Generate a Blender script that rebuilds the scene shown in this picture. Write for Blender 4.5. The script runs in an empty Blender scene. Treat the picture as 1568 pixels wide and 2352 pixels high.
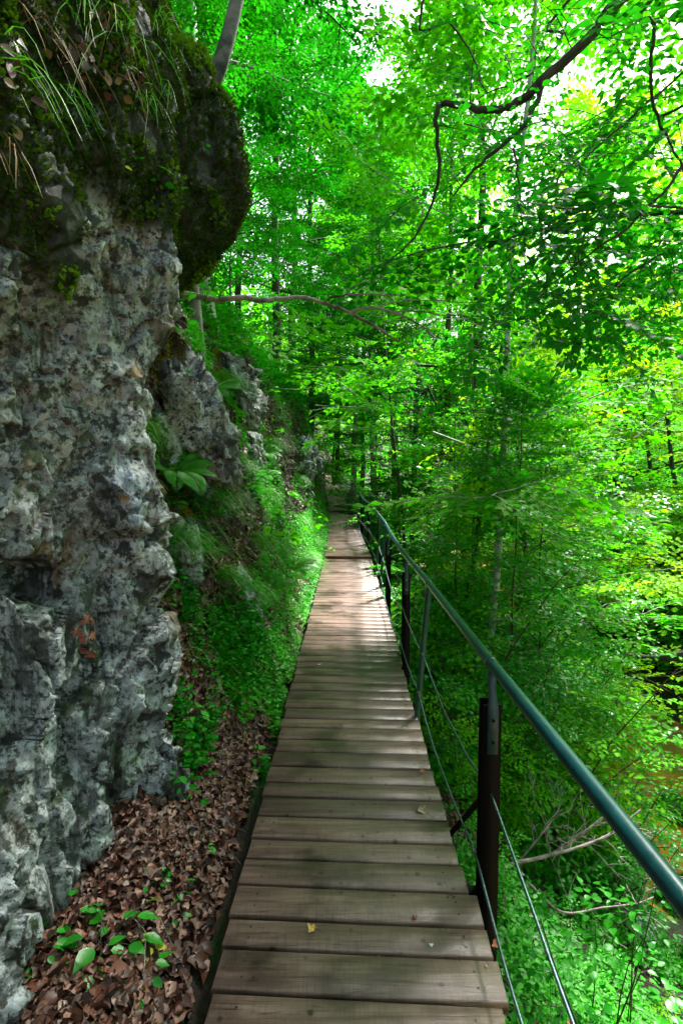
import bpy, math, random
import numpy as np
from mathutils import Vector, Matrix

R_ = math.radians
random.seed(7)
scene = bpy.context.scene
COL = scene.collection

# ------------------------------------------------------------------ camera
EYE = 1.7
PITCH, YAW, FOC = R_(4.1), R_(0.56), 1225.0          # focal in pixels of a 1568 x 2352 frame
cam_d = bpy.data.cameras.new("camera")
cam_d.sensor_fit = 'VERTICAL'; cam_d.sensor_height = 36.0; cam_d.lens = 36.0 * FOC / 2352.0
cam_d.clip_start = 0.05; cam_d.clip_end = 1000
cam = bpy.data.objects.new("camera", cam_d); COL.objects.link(cam)
cam.location = (0, 0, EYE); cam.rotation_euler = (R_(90) - PITCH, 0, YAW)
scene.camera = cam

# ------------------------------------------------------------------ light
SUN_EL, SUN_AZ = R_(52), R_(38)                       # azimuth from +Y towards +X
sun_dir = Vector((math.sin(SUN_AZ) * math.cos(SUN_EL), math.cos(SUN_AZ) * math.cos(SUN_EL), math.sin(SUN_EL)))
w = bpy.data.worlds.new("World"); scene.world = w; w.use_nodes = True
nt = w.node_tree; nt.nodes.clear()
sky = nt.nodes.new('ShaderNodeTexSky'); sky.sky_type = 'NISHITA'; sky.sun_disc = False
sky.sun_elevation = SUN_EL; sky.sun_rotation = SUN_AZ
sky.air_density = 1.0; sky.dust_density = 3.5; sky.ozone_density = 1.0
bgn = nt.nodes.new('ShaderNodeBackground'); bgn.inputs['Strength'].default_value = 0.065
wo = nt.nodes.new('ShaderNodeOutputWorld')
hs = nt.nodes.new('ShaderNodeHueSaturation'); hs.inputs['Saturation'].default_value = .38      # thin white cloud over the gorge
nt.links.new(sky.outputs[0], hs.inputs['Color']); nt.links.new(hs.outputs[0], bgn.inputs[0]); nt.links.new(bgn.outputs[0], wo.inputs[0])
sl = bpy.data.lights.new("sun", 'SUN'); sl.energy = 3.6; sl.angle = R_(9); sl.color = (1.0, 0.96, 0.90)
so = bpy.data.objects.new("sun", sl); COL.objects.link(so)
so.rotation_euler = sun_dir.to_track_quat('Z', 'Y').to_euler()
so.location = (10, 10, 40)
scene.view_settings.view_transform = 'Standard'; scene.view_settings.look = 'None'
scene.view_settings.gamma = 1.0; scene.view_settings.exposure = 3.1
scene.view_settings.use_curve_mapping = False
scene.cycles.max_bounces = 6; scene.cycles.diffuse_bounces = 2
scene.cycles.transmission_bounces = 3; scene.cycles.glossy_bounces = 2

# ------------------------------------------------------------------ projection helpers (pixels of the 1568 x 2352 frame)
CR = np.array(cam.rotation_euler.to_matrix())
def at(px, py, Y):
    d = CR @ np.array([(px - 784) / FOC, -(py - 1176) / FOC, -1.0])
    return np.array([0, 0, EYE]) + d * (Y / d[1])
def proj(P):
    q = (np.asarray(P) - np.array([0, 0, EYE])) @ CR
    z = np.maximum(-q[..., 2], 1e-3)
    return 784 + q[..., 0] / z * FOC, 1176 - q[..., 1] / z * FOC, -q[..., 2]

# ------------------------------------------------------------------ numpy noise
def _h(ix, iy, iz, s):
    with np.errstate(over='ignore'):
        h = (ix.astype(np.int64) * 374761393 + iy.astype(np.int64) * 668265263 + iz.astype(np.int64) * 2147483647 + s * 1274126177) & 0xffffffff
        h = ((h ^ (h >> 13)) * 1274126177) & 0xffffffff
        h = ((h ^ (h >> 16)) * 2246822519) & 0xffffffff
        h = h ^ (h >> 15)
    return (h & 0xffffff) / float(0x1000000)
def vnoise(P, s=0):
    f = np.floor(P); t = P - f; t = t * t * (3 - 2 * t); i = f.astype(np.int64)
    r = 0
    for dx in (0, 1):
        for dy in (0, 1):
            for dz in (0, 1):
                wgt = (t[:, 0] if dx else 1 - t[:, 0]) * (t[:, 1] if dy else 1 - t[:, 1]) * (t[:, 2] if dz else 1 - t[:, 2])
                r = r + wgt * _h(i[:, 0] + dx, i[:, 1] + dy, i[:, 2] + dz, s)
    return r
def fbm(P, o=4, s=0):
    a, r, n = 1.0, 0, 0
    for k in range(o):
        r = r + a * vnoise(P * 2.03 ** k + 11.3 * k, s + k); n += a; a *= .5
    return r / n                                     # 0..1
def facets(P, s=0):
    """every cell is a tilted flat facet: broken stone"""
    f = np.floor(P).astype(np.int64); best = np.full(len(P), 1e9); sec = best.copy(); out = np.zeros(len(P))
    for dx in (-1, 0, 1):
        for dy in (-1, 0, 1):
            for dz in (-1, 0, 1):
                a, b, c = f[:, 0] + dx, f[:, 1] + dy, f[:, 2] + dz
                C = np.stack([a + _h(a, b, c, s), b + _h(a, b, c, s + 1), c + _h(a, b, c, s + 2)], 1)
                v = P - C; d = (v * v).sum(1); m = d < best
                sec = np.where(m, best, np.minimum(sec, d)); best = np.where(m, d, best)
                n = np.stack([_h(a, b, c, s + 3) - .5, _h(a, b, c, s + 4) - .5, _h(a, b, c, s + 5) - .5], 1)
                h = (_h(a, b, c, s + 6) - .5) * .8 + (n * v).sum(1) * 2.3
                out = np.where(m, h, out)
    return out, np.sqrt(sec) - np.sqrt(best)
def sstep(x, a, b):
    t = np.clip((x - a) / (b - a), 0, 1); return t * t * (3 - 2 * t)

# ------------------------------------------------------------------ mesh building
class Geo:
    def __init__(s): s.V = []; s.F = {3: [], 4: []}; s.M = {3: [], 4: []}; s.n = 0
    def add(s, V, F, m=0):
        V = np.asarray(V, float).reshape(-1, 3); F = np.asarray(F, int)
        if len(F) == 0: return s
        s.V.append(V); k = F.shape[1]; s.F[k].append(F + s.n); s.M[k].append(np.full(len(F), m)); s.n += len(V); return s
    def arrays(s):
        return np.concatenate(s.V) if s.V else np.zeros((0, 3))
    def mesh(s, name, mats, smooth=False):
        me = bpy.data.meshes.new(name); V = s.arrays()
        f3 = np.concatenate(s.F[3]) if s.F[3] else np.zeros((0, 3), int)
        f4 = np.concatenate(s.F[4]) if s.F[4] else np.zeros((0, 4), int)
        me.vertices.add(len(V)); me.vertices.foreach_set('co', V.astype(np.float32).ravel())
        nl = f3.size + f4.size; nf = len(f3) + len(f4)
        me.loops.add(nl); me.loops.foreach_set('vertex_index', np.concatenate([f3.ravel(), f4.ravel()]).astype(np.int32))
        me.polygons.add(nf)
        st = np.concatenate([np.arange(len(f3)) * 3, len(f3) * 3 + np.arange(len(f4)) * 4]).astype(np.int32)
        me.polygons.foreach_set('loop_start', st)
        mi = np.concatenate(s.M[3] + s.M[4]) if (s.M[3] or s.M[4]) else np.zeros(0)
        me.polygons.foreach_set('material_index', mi.astype(np.int32))
        if smooth: me.polygons.foreach_set('use_smooth', np.ones(nf, bool))
        me.update(calc_edges=True)
        for m in (mats if isinstance(mats, (list, tuple)) else [mats]): me.materials.append(m)
        return me
    def obj(s, name, mats, parent=None, smooth=False):
        o = bpy.data.objects.new(name, s.mesh(name, mats, smooth)); COL.objects.link(o)
        if parent: o.parent = parent
        return o
def tag(o, label=None, cat=None, group=None, kind=None):
    if label: o['label'] = label
    if cat: o['category'] = cat
    if group: o['group'] = group
    if kind: o['kind'] = kind
    return o
def empty(name, loc=(0, 0, 0), rz=0, **k):
    o = bpy.data.objects.new(name, None); COL.objects.link(o); o.location = loc; o.rotation_euler = (0, 0, rz)
    o.empty_display_size = .1
    return tag(o, **k)
def copy_thing(root, loc, rz=0, sc=1.0, label=None, tilt=(0, 0)):
    r = root.copy(); COL.objects.link(r); r.location = loc; r.rotation_euler = (tilt[0], tilt[1], rz); r.scale = (sc, sc, sc)
    if label: r['label'] = label
    for ch in list(root.children):
        c = ch.copy(); COL.objects.link(c); c.parent = r
        for g in list(ch.children):
            d = g.copy(); COL.objects.link(d); d.parent = c
    return r
def norm(a): return a / np.maximum(np.linalg.norm(a, axis=-1, keepdims=True), 1e-9)
def tube(P, r, n=6, cap=True):
    P = np.asarray(P, float); k = len(P); r = np.broadcast_to(np.asarray(r, float), (k,))
    T = np.gradient(P, axis=0); T = norm(T)
    ref = np.array([0, 0, 1.0]) if abs(T[0, 2]) < .8 else np.array([1.0, 0, 0])
    A = norm(np.cross(T, ref)); 
    for i in range(1, k):
        a = A[i - 1] - T[i] * (A[i - 1] @ T[i]); A[i] = a / max(np.linalg.norm(a), 1e-9)
    B = np.cross(T, A); th = np.arange(n) / n * 2 * math.pi
    V = P[:, None] + r[:, None, None] * (A[:, None] * np.cos(th)[None, :, None] + B[:, None] * np.sin(th)[None, :, None])
    V = V.reshape(-1, 3); i = np.arange(k - 1)[:, None] * n; j = np.arange(n)[None]; j2 = (j + 1) % n
    F = np.stack([i + j, i + j2, i + n + j2, i + n + j], -1).reshape(-1, 4)
    return V, F
def tube_to(g, P, r, n=6, m=0, cap=True):
    V, F = tube(P, r, n); base = g.n; g.add(V, F, m)
    if cap:
        for row, e in ((0, 0), (len(P) - 1, 1)):
            c = np.asarray(P[-1 if e else 0], float)[None]; ring = V[row * n:(row + 1) * n]
            j = np.arange(n); j2 = (j + 1) % n; F3 = np.stack([j, j2, np.full(n, n)], 1)
            if not e: F3 = F3[:, ::-1]
            g.add(np.concatenate([ring, c]), F3, m)
def smooth_poly(P, k=6):
    P = np.asarray(P, float); Q = np.concatenate([[2 * P[0] - P[1]], P, [2 * P[-1] - P[-2]]]); out = []
    for i in range(len(P) - 1):
        p0, p1, p2, p3 = Q[i], Q[i + 1], Q[i + 2], Q[i + 3]
        for t in np.arange(k) / k:
            out.append(.5 * ((2 * p1) + (-p0 + p2) * t + (2 * p0 - 5 * p1 + 4 * p2 - p3) * t * t + (-p0 + 3 * p1 - 3 * p2 + p3) * t ** 3))
    out.append(P[-1]); return np.array(out)
BOXF = np.array([[0, 3, 2, 1], [4, 5, 6, 7], [0, 1, 5, 4], [1, 2, 6, 5], [2, 3, 7, 6], [3, 0, 4, 7]])
def box_to(g, x0, x1, y0, y1, z0, z1, m=0, rot=0, bev=0, c=None):
    """box with its top edges chamfered by bev, turned by rot about its centre c"""
    if bev:
        V = np.array([[x0, y0, z0], [x1, y0, z0], [x1, y1, z0], [x0, y1, z0], [x0, y0, z1 - bev], [x1, y0, z1 - bev], [x1, y1, z1 - bev], [x0, y1, z1 - bev],
                      [x0 + bev, y0 + bev, z1], [x1 - bev, y0 + bev, z1], [x1 - bev, y1 - bev, z1], [x0 + bev, y1 - bev, z1]], float)
        F = np.array([[0, 3, 2, 1], [0, 1, 5, 4], [1, 2, 6, 5], [2, 3, 7, 6], [3, 0, 4, 7], [4, 5, 9, 8], [5, 6, 10, 9], [6, 7, 11, 10], [7, 4, 8, 11], [8, 9, 10, 11]])
    else:
        V = np.array([[x0, y0, z0], [x1, y0, z0], [x1, y1, z0], [x0, y1, z0], [x0, y0, z1], [x1, y0, z1], [x1, y1, z1], [x0, y1, z1]], float); F = BOXF
    if rot:
        cc = np.array(c if c is not None else [(x0 + x1) / 2, (y0 + y1) / 2, 0]); q = V - cc
        V = np.stack([q[:, 0] * math.cos(rot) - q[:, 1] * math.sin(rot), q[:, 0] * math.sin(rot) + q[:, 1] * math.cos(rot), q[:, 2]], 1) + cc
    g.add(V, F, m)
def inst(g, TV, TF, R, T, m=0):
    k = len(T)
    if k == 0: return
    V = np.einsum('kij,mj->kmi', R, TV) + T[:, None]
    F = (TF[None] + (np.arange(k) * len(TV))[:, None, None]).reshape(-1, TF.shape[1])
    g.add(V.reshape(-1, 3), F, m)
def frames(fwd, up, sc=1.0):
    """columns: side, forward, normal"""
    y = norm(fwd); x = norm(np.cross(y, up)); z = np.cross(x, y)
    return np.stack([x, y, z], -1) * np.asarray(sc).reshape(-1, 1, 1)
def sample_tris(V, F, n, rng, mask=None):
    """random points (and normals) over quads/tris by area"""
    F = F if mask is None else F[mask]
    A = V[F[:, 0]]; B = V[F[:, 1]]; C = V[F[:, 2]]; D = V[F[:, -1]]
    N = np.cross(C - A, D - B) if F.shape[1] == 4 else np.cross(B - A, C - A)
    ar = np.linalg.norm(N, axis=1); i = rng.choice(len(F), n, p=ar / ar.sum())
    u = rng.random((n, 1)); v = rng.random((n, 1))
    P = (A[i] * (1 - u) + B[i] * u) * (1 - v) + (D[i] * (1 - u) + C[i] * u) * v if F.shape[1] == 4 else A[i] + (B[i] - A[i]) * u * (1 - v) + (C[i] - A[i]) * v
    return P, norm(N[i])

# ------------------------------------------------------------------ materials
def mat(name):
    m = bpy.data.materials.new(name); m.use_nodes = True; nt = m.node_tree; nt.nodes.clear()
    out = nt.nodes.new('ShaderNodeOutputMaterial'); return m, nt, out
def node(nt, t, **k):
    n = nt.nodes.new(t)
    for a, b in k.items():
        if hasattr(n, a): setattr(n, a, b)
        else: n.inputs[a].default_value = b
    return n
def ramp(nt, src, stops, interp='LINEAR'):
    r = nt.nodes.new('ShaderNodeValToRGB'); cr = r.color_ramp; cr.interpolation = interp
    while len(cr.elements) < len(stops): cr.elements.new(0.5)
    for e, (p, c) in zip(cr.elements, stops): e.position = p; e.color = (*c, 1) if len(c) == 3 else c
    if src is not None: nt.links.new(src, r.inputs[0])
    return r.outputs[0]
def nz(nt, vec, scale, detail=4, rough=.6, typ='noise', dist=0):
    if typ == 'noise':
        n = nt.nodes.new('ShaderNodeTexNoise'); n.inputs['Detail'].default_value = detail; n.inputs['Roughness'].default_value = rough; n.inputs['Distortion'].default_value = dist
    else:
        n = nt.nodes.new('ShaderNodeTexVoronoi')
    n.inputs['Scale'].default_value = scale; nt.links.new(vec, n.inputs['Vector']); return n
def mixc(nt, fac, a, b, mode='MIX'):
    m = nt.nodes.new('ShaderNodeMix'); m.data_type = 'RGBA'; m.blend_type = mode
    for s, v in ((m.inputs['Factor'], fac), (m.inputs[6], a), (m.inputs[7], b)):
        if isinstance(v, bpy.types.NodeSocket): nt.links.new(v, s)
        elif isinstance(v, (int, float)): s.default_value = v
        else: s.default_value = (*v, 1)
    return m.outputs[2]
def geo_pos(nt): return nt.nodes.new('ShaderNodeNewGeometry').outputs['Position']
def obj_co(nt): return nt.nodes.new('ShaderNodeTexCoord').outputs['Object']
def bump(nt, h, strength, dist, nrm=None):
    b = nt.nodes.new('ShaderNodeBump'); b.inputs['Strength'].default_value = strength; b.inputs['Distance'].default_value = dist
    nt.links.new(h, b.inputs['Height']); 
    if nrm: nt.links.new(nrm, b.inputs['Normal'])
    return b.outputs[0]
def leaf_mat(name, stops, trans=(.25, .6, .01), fac=.45, rough=.42, spec=.5):
    m, nt, out = mat(name); g = nt.nodes.new('ShaderNodeNewGeometry')
    c = ramp(nt, g.outputs['Random Per Island'], [(i / max(1, len(stops) - 1), s) for i, s in enumerate(stops)])
    n = nz(nt, geo_pos(nt), 1.1, 2); c2 = mixc(nt, ramp(nt, n.outputs[0], [(.35, (0, 0, 0)), (.68, (.55, .55, .55))]), c, tuple(min(1, x * 1.7) for x in stops[-1]))
    p = node(nt, 'ShaderNodeBsdfPrincipled', Roughness=rough); p.inputs['Specular IOR Level'].default_value = spec; nt.links.new(c2, p.inputs['Base Color'])
    t = nt.nodes.new('ShaderNodeBsdfTranslucent'); tc = mixc(nt, .65, c2, trans); nt.links.new(tc, t.inputs[0])
    x = nt.nodes.new('ShaderNodeMixShader'); x.inputs[0].default_value = fac
    nt.links.new(p.outputs[0], x.inputs[1]); nt.links.new(t.outputs[0], x.inputs[2]); nt.links.new(x.outputs[0], out.inputs[0]); return m
def litter_mat(name, stops, fac=.1, rough=.6):
    m, nt, out = mat(name); g = nt.nodes.new('ShaderNodeNewGeometry')
    c = ramp(nt, g.outputs['Random Per Island'], [(i / max(1, len(stops) - 1), s) for i, s in enumerate(stops)])
    p = node(nt, 'ShaderNodeBsdfPrincipled', Roughness=rough); nt.links.new(c, p.inputs['Base Color']); nt.links.new(p.outputs[0], out.inputs[0]); return m
def simple(name, col, rough=.5, metal=0, spec=.5, nscale=None, col2=None, bmp=0):
    m, nt, out = mat(name); p = node(nt, 'ShaderNodeBsdfPrincipled', Roughness=rough, Metallic=metal); p.inputs['Specular IOR Level'].default_value = spec
    p.inputs['Base Color'].default_value = (*col, 1)
    if nscale:
        n = nz(nt, obj_co(nt), nscale, 6, .65); c = ramp(nt, n.outputs[0], [(.38, col), (.62, col2 or col)]); nt.links.new(c, p.inputs['Base Color'])
        if bmp: nt.links.new(bump(nt, n.outputs[0], .6, bmp), p.inputs['Normal'])
    nt.links.new(p.outputs[0], out.inputs[0]); return m

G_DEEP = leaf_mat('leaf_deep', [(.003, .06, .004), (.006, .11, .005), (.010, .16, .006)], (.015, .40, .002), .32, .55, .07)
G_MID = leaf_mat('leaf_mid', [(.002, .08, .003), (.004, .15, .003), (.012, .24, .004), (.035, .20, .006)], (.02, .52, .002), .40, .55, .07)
G_LIT = leaf_mat('leaf_lit', [(.008, .17, .003), (.02, .27, .003), (.06, .36, .003), (.12, .30, .006)], (.09, .66, .001), .5, .55, .06)  # brighter leaf copy, backlight of sunny crowns put into the colour
G_YEL = leaf_mat('leaf_sunlit_yellow', [(.06, .27, .004), (.13, .36, .005), (.22, .43, .006)], (.40, .80, .001), .55, .55, .06)  # yellow of sun shining through leaves put into the colour
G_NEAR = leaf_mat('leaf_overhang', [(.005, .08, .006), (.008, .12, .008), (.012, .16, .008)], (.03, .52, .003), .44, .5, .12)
G_HAZEL = leaf_mat('leaf_hazel', [(.004, .11, .004), (.010, .18, .006), (.03, .27, .010)], (.03, .45, .006), .4, .42, .32)
G_HERB = leaf_mat('leaf_herb', [(.004, .11, .004), (.012, .22, .006), (.05, .32, .008)], (.06, .5, .004), .4, .5, .25)
G_FERN = leaf_mat('leaf_fern', [(.02, .22, .005), (.05, .32, .008)], (.15, .6, .01), .45)
G_GRASS = leaf_mat('grass_blade', [(.008, .15, .005), (.03, .27, .008), (.10, .34, .015)], (.10, .5, .01), .35, .4, .5)
G_MOSS = leaf_mat('moss_tuft', [(.008, .026, .003), (.018, .05, .003), (.04, .085, .004)], (.1, .2, .01), .2, .8, .1)
G_MOSSG = leaf_mat('moss_ochre', [(.08, .10, .006), (.16, .15, .01), (.25, .19, .012)], (.2, .2, .01), .2, .8, .1)
STRAW = litter_mat('straw_blade', [(.10, .05, .015), (.20, .12, .045), (.28, .19, .09)])
LITTER = litter_mat('dead_leaf', [(.015, .005, .003), (.05, .015, .008), (.11, .032, .016), (.025, .010, .007), (.19, .07, .04), (.25, .15, .11), (.035, .012, .008), (.08, .03, .018)], rough=.5)
BARK = simple('bark_dark', (.020, .017, .013), .85, nscale=9, col2=(.06, .05, .038), bmp=.02)
BARKG = simple('bark_grey', (.16, .17, .155), .8, nscale=7, col2=(.50, .51, .47), bmp=.01)
BARKM = simple('bark_mossy', (.03, .045, .012), .9, nscale=6, col2=(.14, .13, .10), bmp=.015)
TWIGD = simple('twig_dead_pale', (.10, .08, .075), .7, nscale=12, col2=(.34, .28, .27))
TWIG = simple('twig_dark', (.03, .022, .012), .8, nscale=14, col2=(.07, .05, .03))

def rock_material():
    m, nt, out = mat('rock_conglomerate'); P = geo_pos(nt)
    wp = node(nt, 'ShaderNodeVectorMath', operation='MULTIPLY_ADD'); w0 = nz(nt, P, 6, 4, .6); nt.links.new(w0.outputs['Color'], wp.inputs[0]); wp.inputs[1].default_value = (.09, .09, .09); nt.links.new(P, wp.inputs[2]); W = wp.outputs[0]
    n1 = nz(nt, P, 9, 8, .7); n2 = nz(nt, P, 42, 6, .7)
    def cells(scale, ch, stops):
        v = nz(nt, W, scale, typ='v'); sc_ = nt.nodes.new('ShaderNodeSeparateColor'); nt.links.new(v.outputs['Color'], sc_.inputs[0]); return ramp(nt, sc_.outputs[ch], stops), v
    c, vb = cells(7, 0, [(0, (.10, .12, .11)), (.3, (.30, .34, .31)), (.55, (.20, .235, .23)), (.8, (.44, .48, .43)), (1, (.60, .64, .58))])
    c1, vo = cells(22, 1, [(0, (.03, .035, .03)), (.25, (.22, .26, .23)), (.6, (.36, .40, .36)), (.85, (.56, .60, .54)), (1, (.78, .80, .74))])
    c2, vo2 = cells(55, 2, [(0, (.03, .03, .025)), (.5, (.32, .34, .31)), (1, (.66, .68, .62))])
    c = mixc(nt, .45, c, c1); c = mixc(nt, .25, c, c2)
    st = nt.nodes.new('ShaderNodeMapping'); st.inputs['Scale'].default_value = (3.5, 3.5, .8); nt.links.new(P, st.inputs[0])
    def patch(scale, a, b, amt, col, vec=None, det=6):
        nonlocal c
        c = mixc(nt, ramp(nt, nz(nt, vec or P, scale, det, .68).outputs[0], [(a, (0, 0, 0)), (b, (amt,) * 3)]), c, col)
    patch(1.3, .52, .62, .75, (.50, .54, .49)); patch(2.7, .56, .66, .6, (.11, .17, .25)); patch(1.0, .56, .64, .85, (.17, .09, .025), st.outputs[0]); patch(1.7, .53, .60, .9, (.03, .035, .028), st.outputs[0])
    patch(4.6, .59, .63, .9, (.045, .07, .015)); patch(9, .54, .60, .97, (.012, .014, .010)); patch(19, .55, .60, .95, (.015, .018, .012)); patch(3.4, .64, .67, .9, (.30, .17, .05))  # near-black patches put crevice shade into the colour, besides moss and ochre
    c = mixc(nt, ramp(nt, n2.outputs[0], [(.38, (.9, .9, .9)), (.48, (0, 0, 0))]), c, (.02, .024, .016))
    at_ = nt.nodes.new('ShaderNodeAttribute'); at_.attribute_name = 'mossy'
    mo = mixc(nt, ramp(nt, n1.outputs[0], [(.4, (0, 0, 0)), (.6, (1, 1, 1))]), (.003, .005, .002), (.016, .018, .004))  # moss colour taken near black to deepen the overhang's shadow
    c = mixc(nt, at_.outputs['Fac'], c, mo)
    c = mixc(nt, 1.0, c, (.82, .83, .95), 'MULTIPLY')
    p = node(nt, 'ShaderNodeBsdfPrincipled', Roughness=.62); nt.links.new(c, p.inputs['Base Color'])
    b1 = bump(nt, vo.outputs['Distance'], .5, .02); b2 = bump(nt, n2.outputs[0], .7, .008, b1)
    nt.links.new(b2, p.inputs['Normal']); nt.links.new(p.outputs[0], out.inputs[0]); return m
ROCK = rock_material()

def ground_material():
    m, nt, out = mat('forest_floor'); P = geo_pos(nt)
    n = nz(nt, P, 1.3, 5, .65); n2 = nz(nt, P, 14, 6, .7)
    soil = ramp(nt, n2.outputs[0], [(.3, (.006, .004, .002)), (.6, (.028, .017, .010)), (.8, (.07, .043, .026))])
    green = ramp(nt, n2.outputs[0], [(.3, (.004, .012, .002)), (.7, (.018, .05, .004))])
    c = mixc(nt, ramp(nt, n.outputs[0], [(.45, (0, 0, 0)), (.58, (1, 1, 1))]), soil, green)
    p = node(nt, 'ShaderNodeBsdfPrincipled', Roughness=.9); nt.links.new(c, p.inputs['Base Color'])
    nt.links.new(bump(nt, n2.outputs[0], .8, .04), p.inputs['Normal']); nt.links.new(p.outputs[0], out.inputs[0]); return m
GROUND = ground_material()

def wood_material(name, c1, c2, c3, rough=.5):
    m, nt, out = mat(name); P = geo_pos(nt); g = nt.nodes.new('ShaderNodeNewGeometry')
    off = node(nt, 'ShaderNodeVectorMath', operation='MULTIPLY_ADD'); nt.links.new(P, off.inputs[0]); off.inputs[1].default_value = (1.3, 16, 16)
    rv = node(nt, 'ShaderNodeMath', operation='MULTIPLY'); rv.inputs[1].default_value = 90; nt.links.new(g.outputs['Random Per Island'], rv.inputs[0])
    cx = node(nt, 'ShaderNodeCombineXYZ'); nt.links.new(rv.outputs[0], cx.inputs[0]); nt.links.new(rv.outputs[0], cx.inputs[1]); nt.links.new(cx.outputs[0], off.inputs[2])
    gr = nz(nt, off.outputs[0], 1.6, 8, .68, dist=.6)
    saw = node(nt, 'ShaderNodeVectorMath', operation='MULTIPLY'); nt.links.new(P, saw.inputs[0]); saw.inputs[1].default_value = (150, 9, 9); sw = nz(nt, saw.outputs[0], 1, 3)
    st = nz(nt, P, 2.6, 5, .6)
    base = ramp(nt, gr.outputs[0], [(.30, c1), (.5, c2), (.72, c3)])
    tone = ramp(nt, g.outputs['Random Per Island'], [(0, (.62, .60, .60)), (.5, (1, .97, .93)), (1, (1.25, 1.2, 1.15))])
    c = mixc(nt, 1.0, base, tone, 'MULTIPLY')
    c = mixc(nt, ramp(nt, sw.outputs[0], [(.33, (.32, .32, .32)), (.52, (0, 0, 0))]), c, tuple(x * .5 for x in c1))
    c = mixc(nt, ramp(nt, st.outputs[0], [(.34, (.8, .8, .8)), (.50, (0, 0, 0))]), c, tuple(x * .35 for x in c1))
    crk = node(nt, 'ShaderNodeVectorMath', operation='MULTIPLY'); nt.links.new(off.outputs[0], crk.inputs[0]); crk.inputs[1].default_value = (.6, 2.2, 2.2); ck = nz(nt, crk.outputs[0], 1.1, 3, .5)
    c = mixc(nt, ramp(nt, ck.outputs[0], [(.488, (0, 0, 0)), (.5, (.75, .75, .75)), (.512, (0, 0, 0))]), c, tuple(x * .3 for x in c1))
    sp = nz(nt, P, 11, typ='v'); c = mixc(nt, ramp(nt, sp.outputs['Distance'], [(.08, (.85, .85, .85)), (.16, (0, 0, 0))]), c, (.015, .011, .010))
    c = mixc(nt, ramp(nt, nz(nt, P, 1.7, 4).outputs[0], [(.60, (0, 0, 0)), (.76, (.14, .14, .14))]), c, (.05, .05, .02))
    p = node(nt, 'ShaderNodeBsdfPrincipled', Roughness=rough); nt.links.new(c, p.inputs['Base Color'])
    rr = ramp(nt, st.outputs[0], [(.3, (.30, .30, .30)), (.7, (rough + .08,) * 3)]); nt.links.new(rr, p.inputs['Roughness'])
    b1 = bump(nt, gr.outputs[0], .5, .006); nt.links.new(bump(nt, sw.outputs[0], .25, .002, b1), p.inputs['Normal'])
    nt.links.new(p.outputs[0], out.inputs[0]); return m
WOOD = wood_material('weathered_planks', (.066, .041, .034), (.150, .100, .085), (.25, .180, .162), .38)
WOODRED = wood_material('red_stained_board', (.09, .020, .010), (.17, .035, .018), (.24, .06, .035), .5)
WOODDARK = wood_material('dark_timber', (.012, .009, .007), (.03, .022, .016), (.05, .04, .03), .7)
TEAL = simple('teal_paint', (.002, .035, .042), .28, spec=.6, nscale=30, col2=(.004, .052, .060), bmp=.0006)
TEALD = simple('green_tube_paint', (.006, .050, .034), .36, nscale=18, col2=(.015, .085, .05), bmp=.001)
STEEL = simple('rusty_beam', (.0012, .0012, .0014), .65, spec=.15, nscale=8, col2=(.004, .002, .0015), bmp=.002)
PLATE = simple('bracket_plate', (.008, .035, .04), .5, nscale=20, col2=(.03, .065, .07), bmp=.001)
CABLE = simple('cable_strand', (.035, .085, .09), .4, metal=.5, nscale=60, col2=(.09, .16, .16))
BOLT = simple('bolt_steel', (.35, .36, .36), .35, metal=.9)

# ------------------------------------------------------------------ ground sheet: cross sections across the gorge, swept along Y
BASE = [(-95, 60), (-32, 25), (-13, 13), (-5.2, 7.2), (-2.9, 5.0), (-1.95, 3.9), (-1.55, 2.9), (-1.36, 1.9), (-1.06, 1.1), (-.88, .6), (-.70, .20),
        (-.52, -.14), (-.3, -.34), (.3, -.6), (.8, -1.05), (1.6, -1.9), (2.5, -2.75), (3.3, -3.3), (3.8, -3.62), (5.2, -3.8), (7.0, -3.66), (8.0, -3.1), (11, -1.4), (18, 2.0), (35, 9), (110, 40)]
def sec(**ch):
    s = [list(p) for p in BASE]
    for k, v in ch.items(): s[int(k[1:])] = list(v)
    return s
near = sec(_3=(-6, 6.6), _4=(-3.9, 5.2), _5=(-3.2, 4.0), _6=(-2.7, 2.5), _7=(-2.2, 1.2), _8=(-1.55, .10), _9=(-1.15, -.02), _10=(-.78, -.06), _11=(-.56, -.16))
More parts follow.
